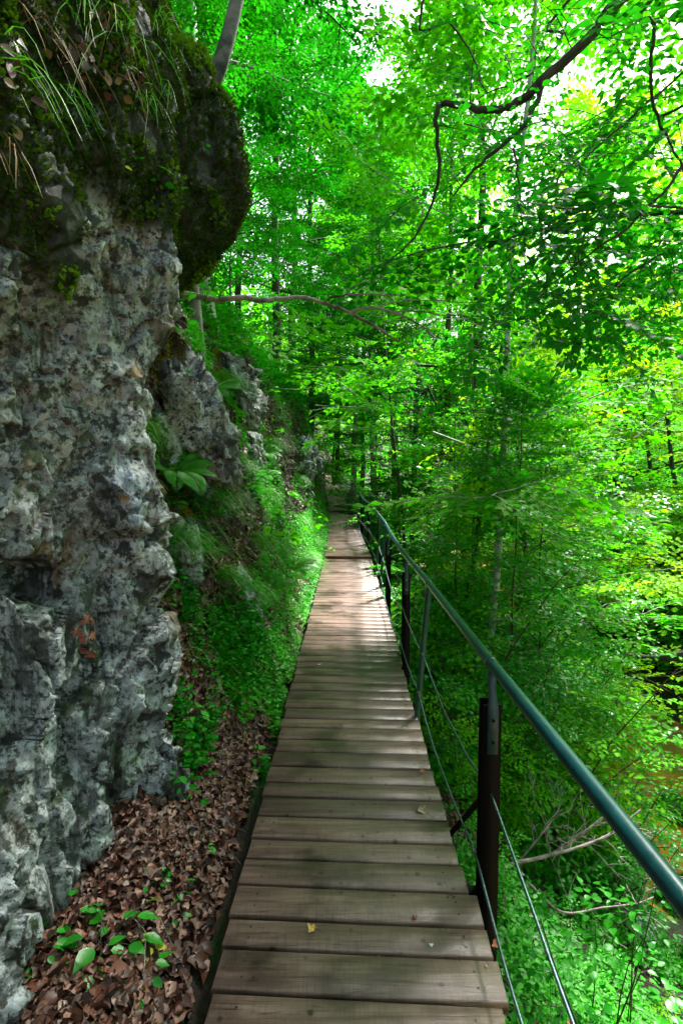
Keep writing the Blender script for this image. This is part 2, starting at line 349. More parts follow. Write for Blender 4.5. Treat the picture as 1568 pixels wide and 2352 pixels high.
S = {-30: near, -6: near, 2.3: near, 2.9: sec(_5=(-2.4, 3.9), _6=(-2.0, 2.8), _7=(-1.45, 1.7), _8=(-1.18, .75), _9=(-.98, .25), _10=(-.76, .02)), 4.2: BASE, 8: sec(), 10.5: sec(_5=(-1.8, 3.8), _6=(-1.42, 3.0), _7=(-1.15, 1.9), _8=(-.95, 1.05)),
     15: sec(_4=(-2.4, 4.6), _5=(-1.5, 3.6), _6=(-1.1, 2.8), _7=(-.95, 1.9), _8=(-.88, 1.1), _9=(-.8, .55), _10=(-.70, .15), _11=(-.62, -.1)),
     19: sec(_4=(-2.4, 4.4), _5=(-1.6, 3.4), _6=(-1.25, 2.6), _7=(-1.12, 1.9), _8=(-1.05, 1.1), _9=(-.98, .55), _10=(-.88, .2), _11=(-.75, -.1)),
     22: sec(_4=(-4.2, 4.2), _5=(-2.6, 2.8), _6=(-2.0, 1.9), _7=(-1.7, 1.3), _8=(-1.5, .9), _9=(-1.3, .5), _10=(-1.0, .12), _11=(-.8, .02), _12=(-.4, .0), _13=(.4, -.1), _14=(.9, -.5)),
     27: sec(_4=(-6, 4.2), _5=(-4.5, 3.2), _6=(-3.4, 2.4), _7=(-2.6, 1.8), _8=(-2.0, 1.4), _9=(-1.5, 1.1), _10=(-1.1, .95), _11=(-.9, .9), _12=(-.4, .85), _13=(.5, .7), _14=(1.2, .3), _15=(2.0, -.6)),
     36: [(x, z + (1.6 if x < 1.5 else 1.0)) for x, z in BASE], 60: [(x * 1.2, z + 4) for x, z in BASE], 130: [(x * 1.5, z * .6 + 22) for x, z in BASE], 260: [(x * 2, z * .4 + 60) for x, z in BASE]}
SY = sorted(S); SX = np.array([[p[0] for p in S[y]] for y in SY]); SZ = np.array([[p[1] for p in S[y]] for y in SY]); SY = np.array(SY, float)
def section(y):
    return np.array([np.interp(y, SY, SX[:, k]) for k in range(SX.shape[1])]), np.array([np.interp(y, SY, SZ[:, k]) for k in range(SX.shape[1])])
def gz(x, y):
    X, Z = section(y); return float(np.interp(x, X, Z))
rows = np.concatenate([np.arange(-30, -4, 2), np.arange(-4, 1, .25), np.arange(1, 12, .055), np.arange(12, 24, .11), np.arange(24, 60, .8), np.arange(60, 261, 8)])
L0 = np.array(BASE); segn = []
for i in range(len(L0) - 1):
    d = np.hypot(*(L0[i + 1] - L0[i])); st = .05 if 4 <= i <= 15 else (.14 if 3 <= i <= 21 else 1.5); segn.append(max(1, int(math.ceil(d / st))))
U = np.concatenate([i + np.arange(n) / n for i, n in enumerate(segn)] + [[len(L0) - 1]])
gv = []
for y in rows:
    X, Z = section(y); k = np.arange(len(X)); gv.append(np.stack([np.interp(U, k, X), np.full(len(U), y), np.interp(U, k, Z)], 1))
GV = np.array(gv); nr, nc = GV.shape[:2]
tu = np.gradient(GV, axis=1); tv = np.gradient(GV, axis=0); GN = norm(np.cross(tu, tv))
q = GV.reshape(-1, 3)
bank = ((q[:, 0] < -.7)).astype(float) * sstep(q[:, 1], 2.5, 3.5)
amp = np.where(q[:, 0] < -.55, .10 + .16 * bank * sstep(-q[:, 0], .8, 1.3), np.where(q[:, 0] < .6, .02, .16))
big = np.clip((np.abs(q[:, 0]) - 8) * .08, 0, 1.5)
disp = (fbm(q * 1.4, 4, 5) - .5) * 2 * amp + (fbm(q * .25, 3, 9) - .5) * 2 * big
fc, ed = facets(q * np.array([3.2, 3.2, 2.2]), 40)
disp += fc * .10 * bank * sstep(q[:, 2], .5, 1.1) * (q[:, 0] > -3)
keep = (q[:, 0] > -.62) & (q[:, 0] < .62) & (q[:, 1] < 24); disp = np.where(keep, np.minimum(disp, .02), disp)
q = q + GN.reshape(-1, 3) * disp[:, None]; GVq = q
ii = np.arange(nr - 1)[:, None] * nc + np.arange(nc - 1)[None]
GF = np.stack([ii, ii + 1, ii + nc + 1, ii + nc], -1).reshape(-1, 4)
g = Geo().add(GVq, GF); ground = g.obj('ground', GROUND, smooth=True); tag(ground, kind='structure')
GC = GVq[GF].mean(1)

# ------------------------------------------------------------------ stream
def stream_material():
    m, nt, out = mat('golden_creek'); P = geo_pos(nt); n = nz(nt, P, 3, 6, .65); r = nz(nt, P, 9, 4)
    c = ramp(nt, n.outputs[0], [(.3, (.10, .05, .006)), (.5, (.30, .15, .015)), (.7, (.46, .26, .04))])
    p = node(nt, 'ShaderNodeBsdfPrincipled', Roughness=.08); p.inputs['Specular IOR Level'].default_value = .5; nt.links.new(c, p.inputs['Base Color'])
    nt.links.new(bump(nt, r.outputs[0], .35, .03), p.inputs['Normal']); nt.links.new(p.outputs[0], out.inputs[0]); return m
g = Geo(); yy = np.concatenate([np.arange(-20, 32, 1.0)]); k = len(yy)
Lx = 3.4 + .25 * np.sin(yy * .6); Rx = 7.9 + .3 * np.sin(yy * .45 + 1)
zz = -3.62 + np.clip(yy - 24, 0, 99) * .12
V = np.concatenate([np.stack([Lx, yy, zz], 1), np.stack([Rx, yy, zz], 1)]); i = np.arange(k - 1)
g.add(V, np.stack([i, i + k, i + k + 1, i + 1], 1)); tag(g.obj('stream', stream_material()), kind='structure')

# ------------------------------------------------------------------ near rock face
def rock_face():
    zs = np.arange(-.6, 5.6, .0115)
    def tab(p): p = np.array(p); return np.interp(zs, p[:, 0], p[:, 1])
    XC = tab([(-.6, -.98), (-.1, -.90), (.03, -.80), (.16, -.78), (.4, -.85), (.8, -.915), (1.2, -.965), (1.5, -1.01), (1.9, -1.01), (2.2, -.97), (2.5, -.88), (2.72, -.80), (3.2, -.79), (3.7, -.82), (4.2, -.95), (4.9, -1.15), (5.6, -1.5)])
    A = tab([(-.6, -1.15), (0, -1.10), (.25, -1.08), (.6, -1.26), (1.2, -1.38), (2.2, -1.36), (2.7, -1.22), (3.4, -1.15), (4.2, -1.25), (5.6, -1.9)])
    B = tab([(-.6, -1.30), (-.05, -1.26), (.10, -1.16), (.5, -1.14), (.9, -1.16), (1.5, -1.20), (2.2, -1.18), (2.7, -1.06), (3.4, -1.02), (4.2, -1.12), (5.6, -1.6)])
    Cv = tab([(-.6, -1.35), (0.0, -1.28), (.12, -1.04), (.3, -1.0), (.6, -1.0), (1.5, -1.06), (2.4, -1.02), (2.8, -.90), (3.4, -.87), (4.2, -1.0), (5.6, -1.5)])
    RX = tab([(-.6, -1.3), (2.3, -1.3), (2.6, -1.15), (3.2, -1.0), (4.0, -1.0), (4.6, -1.2), (5.6, -1.7)])
    OX = tab([(-.6, -1.9), (2.4, -1.75), (2.75, -1.3), (2.9, -.98), (3.05, -.81), (3.22, -.67), (3.5, -.60), (3.85, -.67), (4.13, -.83), (4.37, -1.10), (4.7, -1.25), (5.6, -1.8)])
    ctrl = [(np.full_like(zs, -2.6), -4.), (np.full_like(zs, -1.9) + 0 * zs, -.5), (A - .18, 1.0), (A, 1.55), (B, 2.08), (Cv, 2.42), (XC, 2.66), (XC - .12, 2.78), (RX, 2.95), (OX, 3.38), (OX - .28, 3.75), (np.full_like(zs, -3.2), 4.6)]
    CX = np.array([c[0] for c in ctrl]); CY = np.array([c[1] for c in ctrl])
    nseg = [30, 30, 30, 60, 45, 32, 18, 20, 45, 35, 50]
    t = np.concatenate([i + np.arange(n) / n for i, n in enumerate(nseg)] + [[len(nseg)]]); k = np.arange(len(ctrl))
    gx = np.array([np.interp(t, k, CX[:, j]) for j in range(len(zs))]); gy = np.interp(t, k, CY)[None].repeat(len(zs), 0)
    def blur(a, r):
        for ax in (0, 1):
            for _ in range(2):
                p = np.pad(a, [(r, r) if x == ax else (0, 0) for x in (0, 1)], mode='edge'); c = np.cumsum(p, axis=ax)
                if ax == 0: a = (c[2 * r:] - np.concatenate([np.zeros((1, c.shape[1])), c[:-2 * r - 1]]))[:a.shape[0]] / (2 * r + 1)
                else: a = (c[:, 2 * r:] - np.concatenate([np.zeros((c.shape[0], 1)), c[:, :-2 * r - 1]], 1))[:, :a.shape[1]] / (2 * r + 1)
        return a
    gx = blur(gx, 5); gy2 = blur(gy, 5)
    G = np.stack([gx, gy2, zs[:, None].repeat(len(t), 1)], -1)
    N = norm(np.cross(np.gradient(G, axis=1), np.gradient(G, axis=0))); 
    P = G.reshape(-1, 3); N = N.reshape(-1, 3)
    sk = P @ np.array([[1, .2, .35], [-.1, 1, .15], [-.45, -.15, .55]])
    d = (fbm(P * 1.5, 3, 1) - .5) * .20 + (fbm(P * 5, 3, 2) - .5) * .05; f0, e0 = facets(sk * np.array([2.4, 2.4, 1.7]), 5); d = d + f0 * .12 - .02 * (1 - sstep(e0, 0, .035))
    f1, e1 = facets(sk * 4.2, 10); f2, e2 = facets(sk * 11, 20); f3, e3 = facets(sk * 27, 30)
    d += f1 * .050 + f2 * .040 + f3 * .009 - .012 * (1 - sstep(e1, 0, .035)) * (fbm(P * 3, 2, 51) > .45)
    px, py, dz = proj(P)
    mossy0 = 0
    def pocket(cx, cy, rx, ry, dep):
        nonlocal d
        r = np.sqrt(((px - cx) / rx) ** 2 + ((py - cy) / ry) ** 2) + (fbm(P * 14, 2, 3) - .5) * .9
        d = d - dep * (1 - sstep(r, .55, 1.1)) * (P[:, 1] > 1.2)
    pocket(290, 1930, 80, 42, .30); pocket(110, 1340, 85, 60, .22); pocket(325, 1500, 28, 30, .05); pocket(30, 1220, 30, 40, .07); pocket(10, 860, 30, 60, .08); pocket(250, 1240, 20, 22, .04)
    hol = sstep(fbm(P * 6.5, 3, 77), .62, .72); d -= hol * .035
    mossy = np.maximum(sstep(P[:, 2] + (fbm(P * 3, 3, 8) - .5) * 1.1, 2.62 - .30 * (P[:, 1] < 2.15), 2.9 - .25 * (P[:, 1] < 2.15)), 0)
    moss_bulge = mossy * (P[:, 1] < 2.3) * (.10 * fbm(P * 5, 3, 4)); d = d * (1 - .5 * mossy) + moss_bulge
    P2 = P + N * d[:, None]
    nz_, ns = G.shape[:2]; i = np.arange(nz_ - 1)[:, None] * ns + np.arange(ns - 1)[None]
    F = np.stack([i, i + 1, i + ns + 1, i + ns], -1).reshape(-1, 4)
    root = empty('rock_wall', (-1.3, 2, 0)); tag(root, 'overhanging grey conglomerate rock wall, mossy above, closest on the left', 'rock face')
    g = Geo().add(P2 - np.array(root.location), F); o = g.obj('rock', ROCK, root, smooth=False)
    a = o.data.attributes.new('mossy', 'FLOAT', 'POINT'); a.data.foreach_set('value', mossy.astype(np.float32))
    return root, P2, F, N, mossy
rock_root, RP, RF, RN, RM = rock_face()
rloc = np.array(rock_root.location)
RCc = RP[RF].mean(1); RNn = norm(np.cross(RP[RF[:, 2]] - RP[RF[:, 0]], RP[RF[:, 3]] - RP[RF[:, 1]]))
view = norm(RCc - np.array([0, 0, EYE]))
RFacing = (RNn * view).sum(1) < -.05
# painted trail mark, following the stone
px, py, dz = proj(RCc)
def near_stroke(pts, wd):
    m = np.zeros(len(px), bool); pts = np.array(pts, float)
    for a, b in zip(pts[:-1], pts[1:]):
        ab = b - a; t = np.clip(((px - a[0]) * ab[0] + (py - a[1]) * ab[1]) / (ab @ ab), 0, 1)
        m |= np.hypot(px - a[0] - ab[0] * t, py - a[1] - ab[1] * t) < wd
    return m
pat = fbm(RCc * 45, 2, 6)
sel = (near_stroke([(172, 1450), (190, 1452), (186, 1488), (196, 1500), (214, 1502)], 6.5) | near_stroke([(186, 1430), (198, 1418), (212, 1428)], 6.5) | near_stroke([(213, 1456), (206, 1470)], 6)) & RFacing & (RCc[:, 1] > 1) & (pat > .38)
idx = np.where(sel)[0]
if len(idx):
    V = RP[RF[idx]] + RNn[idx][:, None] * .004 - rloc
    g = Geo().add(V.reshape(-1, 3), np.arange(len(idx) * 4).reshape(-1, 4))
    pm = g.obj('paint_mark', simple('faded_red_paint', (.42, .10, .06), .7, nscale=30, col2=(.55, .24, .17)), rock_root)
    pm['label'] = 'faded red painted curl on the grey stone'

# ------------------------------------------------------------------ small scatter templates
LEAF_V = np.array([[0, 0, 0], [.26, .28, .05], [.30, .58, .04], [0, 1, -.06], [-.30, .58, .04], [-.26, .28, .05]]); LEAF_F = np.array([[0, 1, 2, 3], [0, 3, 4, 5]])
BLEAF_V = np.array([[0, 0, 0], [.21, .14, .05], [.32, .38, .07], [.21, .68, .03], [0, 1.0, -.12], [-.21, .68, .03], [-.32, .38, .07], [-.21, .14, .05], [0, .38, -.01], [0, .68, -.03]])
BLEAF_F = np.array([[0, 1, 2, 8], [8, 2, 3, 9], [9, 3, 4, 9], [0, 8, 6, 7], [8, 9, 5, 6], [9, 4, 5, 9]])
BLEAF_F4 = np.array([[0, 1, 2, 8], [8, 2, 3, 9], [0, 8, 6, 7], [8, 9, 5, 6]]); BLEAF_F3 = np.array([[9, 3, 4], [9, 4, 5]])
def add_leaves(g, pos, fwd, up, size, m=0, broad=False):
    R = frames(fwd, up, size)
    if not broad: inst(g, LEAF_V, LEAF_F, R, pos, m)
    else:
        inst(g, BLEAF_V, BLEAF_F4, R, pos, m); inst(g, BLEAF_V, BLEAF_F3, R, pos, m)
def rdir(rng, n): return norm(rng.normal(size=(n, 3)))
def tangent(N, rng):
    t = rdir(rng, len(N)); t = t - N * (t * N).sum(1, keepdims=True); return norm(t)

# moss fuzz on the rock
rng = np.random.default_rng(3)
fm = (RM[RF].mean(1) > .55) & (RCc[:, 1] > .8) & (RCc[:, 2] < 5.2)
fm &= (RCc[:, 0] > -2.4) & (RCc[:, 1] < 4.3)
Pm, Nm = sample_tris(RP, RF, 120000, rng, fm)
cl = fbm(Pm * 5, 3, 60); kp = cl > .36; Pm, Nm = Pm[kp], Nm[kp]
out = norm(Nm + rng.normal(size=Nm.shape) * .45 + np.array([0, 0, .25]))
g = Geo(); add_leaves(g, Pm - rloc, out, tangent(out, rng), rng.uniform(.009, .026, len(Pm)))
g.obj('moss', G_MOSS, rock_root)
kp = fbm(Pm * 4, 3, 61) > .55
g = Geo(); add_leaves(g, Pm[kp] - rloc + Nm[kp] * .015, out[kp], tangent(out[kp], rng), rng.uniform(.012, .030, kp.sum())); g.obj('bright_moss', leaf_mat('moss_bright', [(.02, .08, .004), (.06, .15, .006), (.12, .22, .008)], (.1, .3, .01), .2, .7, .1), rock_root)

# ------------------------------------------------------------------ rock outcrops in the bank
def outcrop(name, px, py, Y, size, seed, label, rz=0, mossy=.35):
    n = 90; th = np.linspace(0, 2 * np.pi, 2 * n, endpoint=False); ph = np.linspace(.02, np.pi - .02, n)
    T, Pp = np.meshgrid(th, ph); D = np.stack([np.sin(Pp) * np.cos(T), np.sin(Pp) * np.sin(T), np.cos(Pp)], -1).reshape(-1, 3)
    D = np.sign(D) * np.abs(D) ** .75; Sz = np.array(size); P = D * Sz; wp = P + seed * 7.7
    d = (fbm(wp * 1.8, 4, seed) - .5) * .60 + facets(wp * np.array([3, 3, 2.0]), seed)[0] * .22 + facets(wp * 9, seed + 1)[0] * .07
    P = P + norm(D) * d[:, None] * min(1.0, size[0] / .30) * .85; i = np.arange(n - 1)[:, None] * 2 * n; j = np.arange(2 * n)[None]; j2 = (j + 1) % (2 * n)
    F = np.stack([i + j, i + 2 * n + j, i + 2 * n + j2, i + j2], -1).reshape(-1, 4)
    c = at(px, py, Y); root = empty(name, c - np.array([0, 0, 0]), rz); root.rotation_euler[1] = -.38; tag(root, label, 'rock', 'rock outcrops in the left bank')
    o = Geo().add(P, F).obj('rock', ROCK, root)
    mv = sstep(D[:, 2] + (fbm(wp * 3, 3, 3) - .5) * 2, mossy, mossy + .35)
    a = o.data.attributes.new('mossy', 'FLOAT', 'POINT'); a.data.foreach_set('value', mv.astype(np.float32))
    r2 = np.random.default_rng(seed); A = V2 = P; m = mv[F].mean(1) > .5
    if m.any():
        Q, N = sample_tris(P, F, 9000, r2, m); N = np.where((N * norm(Q)).sum(1, keepdims=True) < 0, -N, N); ou = norm(N + r2.normal(size=N.shape) * .4)
        gg = Geo(); add_leaves(gg, Q, ou, tangent(ou, r2), r2.uniform(.01, .026, len(Q))); gg.obj('moss', G_MOSSG if seed % 2 else G_MOSS, root)
    return root
outcrop('rock_outcrop', 418, 1000, 4.4, (.30, .45, .62), 3, 'dark grey mossy outcrop just behind the big rock face', .3, .5)
outcrop('rock_outcrop', 535, 900, 7.0, (.26, .5, .50), 5, 'pale grey outcrop high on the bank below the bare branch', .2, .75)
outcrop('rock_outcrop', 572, 1030, 8.2, (.20, .45, .42), 8, 'pale stone face half way up the bank with grass on its left', .1, .9)
outcrop('rock_outcrop', 520, 1370, 4.7, (.16, .32, .34), 11, 'small ochre mossed stone low on the bank among grass', .5, .25)
outcrop('rock_outcrop', 690, 1045, 12.5, (.25, .7, .6), 14, 'dark stone at the far end of the bank by the trees', .0, .6)
outcrop('rock_outcrop', 410, 1250, 3.9, (.13, .26, .30), 17, 'shaded stone in the bank left of the leaf litter', .4, .5)

# ------------------------------------------------------------------ boardwalk
LE = lambda y: float(np.interp(y, [10.6, 13.5, 17.5, 20.8], [-.445, -.485, -.59, -.66]))
RE = lambda y: float(np.interp(y, [9, 10.6, 13.5, 17.5, 20.8], [.51, .50, .41, .36, .27]))
def deck(y0, y1, z, root, r, tilt0):
    g = Geo(); y = y0; nails = Geo()
    while y < y1 - .02:
        wd = r.choice([.146, .150, .146, .142, .148, .116]) if y1 - y > .2 else y1 - y
        gap = r.uniform(.012, .017); step = .0
        for (a, b, e) in ((-2, 1.5, .0), (1.5, 2.06, .015), (2.06, 3.6, -.012), (3.6, 4.9, -.02), (4.9, 7.2, .0), (7.2, 8.8, -.01), (8.8, 9.9, -.05)):
            if a <= y < b: step = e
        x0 = LE(y) + r.gauss(0, .004); x1 = RE(y) + step + r.gauss(0, .005)
        tilt = -R_(np.interp(y, [0, 4, 8], [2.7, 1.8, .5])) * tilt0 + r.gauss(0, .0018)
        dz = r.gauss(0, .0012)
        box_to(g, x0, x1, y, y + wd, z - .042 + dz, z + dz, rot=tilt, bev=.004, c=(0, y + wd / 2, 0))
        if y < 6:
            for nx in (x0 + .09, x1 - .09):
                for q_ in (.3, .7):
                    a = np.linspace(0, 2 * np.pi, 8, endpoint=False); yy_ = y + wd * q_ + math.tan(tilt) * nx
                    ring = np.stack([nx + .0045 * np.cos(a), yy_ + .0045 * np.sin(a), np.full(8, z + dz + .0012)], 1)
                    nails.add(np.concatenate([ring, [[nx, yy_, z + dz + .0016]]]), np.stack([np.arange(8), (np.arange(8) + 1) % 8, np.full(8, 8)], 1))
        y += wd + gap
    o = g.obj('decking', WOOD, root)
    if nails.n: tag(nails.obj('screw_heads', simple('screw_head', (.05, .045, .04), .5, metal=.6), o), kind='stuff')
    return o
r = random.Random(4)
bw = empty('boardwalk', (0, 0, 0)); tag(bw, 'long weathered plank boardwalk running from the camera to the red board', 'boardwalk')
deck(-1.2, 10.6, 0, bw, r, 1)
PI = [2.12, 4.95, 7.35, 9.8, 12.5, 15.6]; PT = [3.65, 7.9, 9.05, 12.1, 13.5, 16.4, 18.5]
for xx in (-.33, .36):
    g = Geo(); box_to(g, xx - .045, xx + .045, -1.2, 10.58, -.22, -.045); g.obj('joist', WOODDARK, bw)
for y in [0.1] + PI[:4]:
    g = Geo(); box_to(g, -.42, .56, y - .035, y + .035, -.13, -.046); g.obj('cross_beam', STEEL, bw)
bw2 = empty('boardwalk', (-.1, 15, 0)); tag(bw2, 'farther boardwalk section one small step up behind the red board', 'boardwalk')
bl = np.array([-.1, 15, 0])
d2 = deck(10.63, 20.8, .05, bw2, r, .3); d2.location = tuple(-bl)
g = Geo(); box_to(g, LE(10.6) + .02, RE(10.6), 10.596, 10.622, -.04, .052, bev=.003); o = g.obj('riser_board', WOODRED, bw2); o.location = tuple(-bl); o['label'] = 'red stained riser board'
for s_, k_ in ((-1, .14), (1, .14)):
    pts = [((LE(y) + k_ if s_ < 0 else RE(y) - k_), y, -.09) for y in np.linspace(10.7, 20.7, 12)]
    g = Geo(); 
    for a, b in zip(pts[:-1], pts[1:]):
        V = []
        for p in (a, b):
            for dx, dz in ((-.045, -.09), (.045, -.09), (.045, .09), (-.045, .09)): V.append((p[0] + dx, p[1], p[2] + dz))
        g.add(V, [[0, 1, 5, 4], [1, 2, 6, 5], [2, 3, 7, 6], [3, 0, 4, 7]])
    o = g.obj('joist', WOODDARK, bw2); o.location = tuple(-bl)
# the short landing after the gap
lp = empty('landing', (-.15, 24, 0)); tag(lp, 'short raised plank landing at the far end of the walk, before the dirt path', 'landing')
g = Geo(); y = 23.2 - 24
while y < .55: box_to(g, -.45, .50, y, y + .14, .28, .33, bev=.004); y += .152
g.obj('decking', WOOD, lp); g = Geo(); box_to(g, -.47, .52, -.86, -.805, -.05, .275); g.obj('riser_board', WOODDARK, lp)
lg = empty('step_log', (-.2, 22.2, .02)); tag(lg, 'dark half round log step between boardwalk and landing', 'log')
g = Geo(); tube_to(g, smooth_poly([(-.62, 0, .02), (-.2, .04, .04), (.3, .0, .03), (.62, -.05, .02)], 4), .11, 10); g.obj('log', BARK, lg, True)
# dirt path beyond
g = Geo(); ys = np.arange(21.0, 38, .5); cxs = np.interp(ys, [21, 24, 27, 31, 38], [-.3, -.4, -.68, -1.2, -2.5]); V = []
for y, c in zip(ys, cxs):
    for dx in (-.42, -.15, .15, .42): V.append((c + dx, y, gz(c + dx, y) + .05 + (.02 if abs(dx) < .2 else 0)))
V = np.array(V); V[:, 2] += (fbm(V * 3, 2, 1) - .5) * .03; n = len(ys); i = np.arange(n - 1)[:, None] * 4 + np.arange(3)[None]
g.add(V, np.stack([i, i + 1, i + 5, i + 4], -1).reshape(-1, 4)); tag(g.obj('path', simple('dirt_path', (.16, .11, .08), .9, nscale=8, col2=(.30, .22, .17), bmp=.02), smooth=True), kind='structure')

# ------------------------------------------------------------------ railing
rail = empty('railing', (.58, 2, 0)); tag(rail, 'teal steel handrail on beam and tube posts along the right edge of the boardwalk', 'railing')
ro = np.array([.58, 2, 0])
RAIL = np.array([(.63, -1.2, .93), (.608, .96, .93), (.590, 2.09, .93), (.577, 3.83, .93), (.555, 5.27, .93), (.565, 6.6, .93), (.60, 8.27, .93), (.60, 10.0, .94), (.55, 12.2, .99), (.46, 13.5, 1.02), (.44, 16, 1.02), (.43, 18.5, 1.06), (.36, 20.6, 1.08)])
SPt = smooth_poly(RAIL, 8)
def rx(y): return float(np.interp(y, RAIL[:, 1], RAIL[:, 0]))
def rz_(y): return float(np.interp(y, RAIL[:, 1], RAIL[:, 2]))
g = Geo(); tube_to(g, SPt - ro, .0228, 20); hr = g.obj('handrail', TEAL, rail, True)
for y in (2.13, 3.70, 4.35, 5.27, 6.6, 8.2, 9.9, 12.2, 13.5, 16.0):
    p0 = np.array([rx(y - .016), y - .016, rz_(y - .016)]); p1 = np.array([rx(y + .016), y + .016, rz_(y + .016)])
    g = Geo(); tube_to(g, np.array([p0, p0, p1, p1]) - ro + np.array([[0, 0, 0], [0, .001, 0], [0, -.001, 0], [0, 0, 0]]), [.0228, .0255, .0255, .0228], 20, cap=False); g.obj('collar', TEAL, hr, True)
def ibeam(h, wdt=.072, dep=.075, t=.007):
    a, b = wdt / 2, dep / 2; o = [(-a, -b), (a, -b), (a, -b + t), (t / 2, -b + t), (t / 2, b - t), (a, b - t), (a, b), (-a, b), (-a, b - t), (-t / 2, b - t), (-t / 2, -b + t), (-a, -b + t)]
    V = np.array([(x, y, 0) for x, y in o] + [(x, y, h) for x, y in o]); n = 12; j = np.arange(n)
    return V, np.stack([j, (j + 1) % n, (j + 1) % n + n, j + n], 1), np.array([[0, 1, 2, 11], [3, 4, 9, 10], [5, 6, 7, 8]])
for k_, y in enumerate(PI):
    x, top, bot = rx(y) - .004, rz_(y) - .155, (-.62 if y < 10 else -.5); V, F, C = ibeam(top - bot)
    V = V + np.array([x, y, bot]) - ro; g = Geo().add(V, F).add(V, C[:, ::-1]).add(V, C + 12)
    pst = g.obj('beam_post', STEEL, rail)
    # bent flat strap from the front flange up to the rail
    prof = [(-.0385 - .003, -.20), (-.0385 - .003, -.02), (-.03, .03), (-.012, .075), (-.006, .128)]
    V = []; 
    for (dy, dz) in prof:
        wv = .021 if dz < .03 else .016
        for sx in (-1, 1):
            for th in (0, .006): V.append((x + sx * wv, y + dy - th, top + dz))
    V = np.array(V) - ro; F = []
    for i in range(len(prof) - 1):
        b = i * 4; F += [[b, b + 4, b + 6, b + 2], [b + 1, b + 3, b + 7, b + 5], [b, b + 1, b + 5, b + 4], [b + 2, b + 6, b + 7, b + 3]]
    F += [[0, 2, 3, 1], [b + 4, b + 5, b + 7, b + 6]]
    br = Geo().add(V, F).obj('bracket', PLATE, pst)
    for dz in (-.15, -.06):
        g = Geo(); c = np.array([x, y - .046, top + dz]) - ro; tube_to(g, [c, c - np.array([0, .007, 0])], .007, 6); g.obj('bolt', BOLT if k_ else STEEL, br)
for y in PT:
    xb = RE(y) - .03 if y < 10 else rx(y) - .03; g = Geo(); tube_to(g, np.array([(xb, y, -.25), (xb + (rx(y) - xb) * .6, y + .01, .55), (rx(y) - .005, y + .02, rz_(y) - .02)]) - ro, .021, 14); tp = g.obj('tube_post', TEALD, rail, True)
    g = Geo(); c = np.array([xb + (rx(y) - xb) * .2, y, .1]) - ro; tube_to(g, [c - np.array([0, 0, .012]), c + np.array([0, 0, .012])], .025, 14); g.obj('collar', TEALD, tp, True)
def cable(z0, x0, seed):
    rr = random.Random(seed); ys = [-1.0] + sorted(PI + PT); pts = []
    for a, b in zip(ys[:-1], ys[1:]):
        n = max(3, int((b - a) / .25)); sag = rr.uniform(.01, .03) * (b - a)
        for i in range(n):
            t = i / n; y = a + (b - a) * t; pts.append((x0(y) + rr.gauss(0, .0015), y, z0(y) - sag * 4 * t * (1 - t) + rr.gauss(0, .0015)))
    pts.append((x0(ys[-1]), ys[-1], z0(ys[-1]))); g = Geo(); P = smooth_poly(pts, 3)
    tw = np.cumsum(np.r_[0, np.linalg.norm(np.diff(P, axis=0), axis=1)])
    tube_to(g, P - ro, .0055, 7); c = g.obj('cable', CABLE, rail, True)
    for y in [2.1, 3.65, 4.95, 7.35]:
        j = np.argmin(abs(P[:, 1] - y)); g = Geo(); a = P[j] - ro
        tube_to(g, [a - (0, .02, 0), a - (0, .012, 0), a + (0, .012, 0), a + (0, .02, 0)], [.007, .011, .011, .007], 8); g.obj('clamp', BOLT, c, True)
        g = Geo(); tube_to(g, [a, a + (rx(y) - P[j][0], .0, .0)], .004, 5); g.obj('eye_bolt', STEEL, c)
    return c
cable(lambda y: float(np.interp(y, [0, 2.1, 3.65, 5, 20], [.13, .14, .17, .16, .2])), lambda y: float(np.interp(y, [0, 1.5, 2.1, 2.9, 3.65, 20], [.49, .51, .528, .50, .50, .50])) + (rx(y) - .58) * (y > 5), 1)
cable(lambda y: float(np.interp(y, [0, 1.3, 2.1, 3.65, 20], [.37, .39, .405, .45, .47])), lambda y: float(np.interp(y, [0, 1.3, 2.07, 2.4, 3.65, 20], [.565, .572, .59, .56, .525, .53])) + (rx(y) - .58) * (y > 5), 2)
g = Geo(); a = np.array([.585, 2.16, .36]); b = np.array([.50, 3.05, -.60]); tube_to(g, np.array([a, b]) - ro, .016, 4); g.obj('diagonal_brace', STEEL, rail)

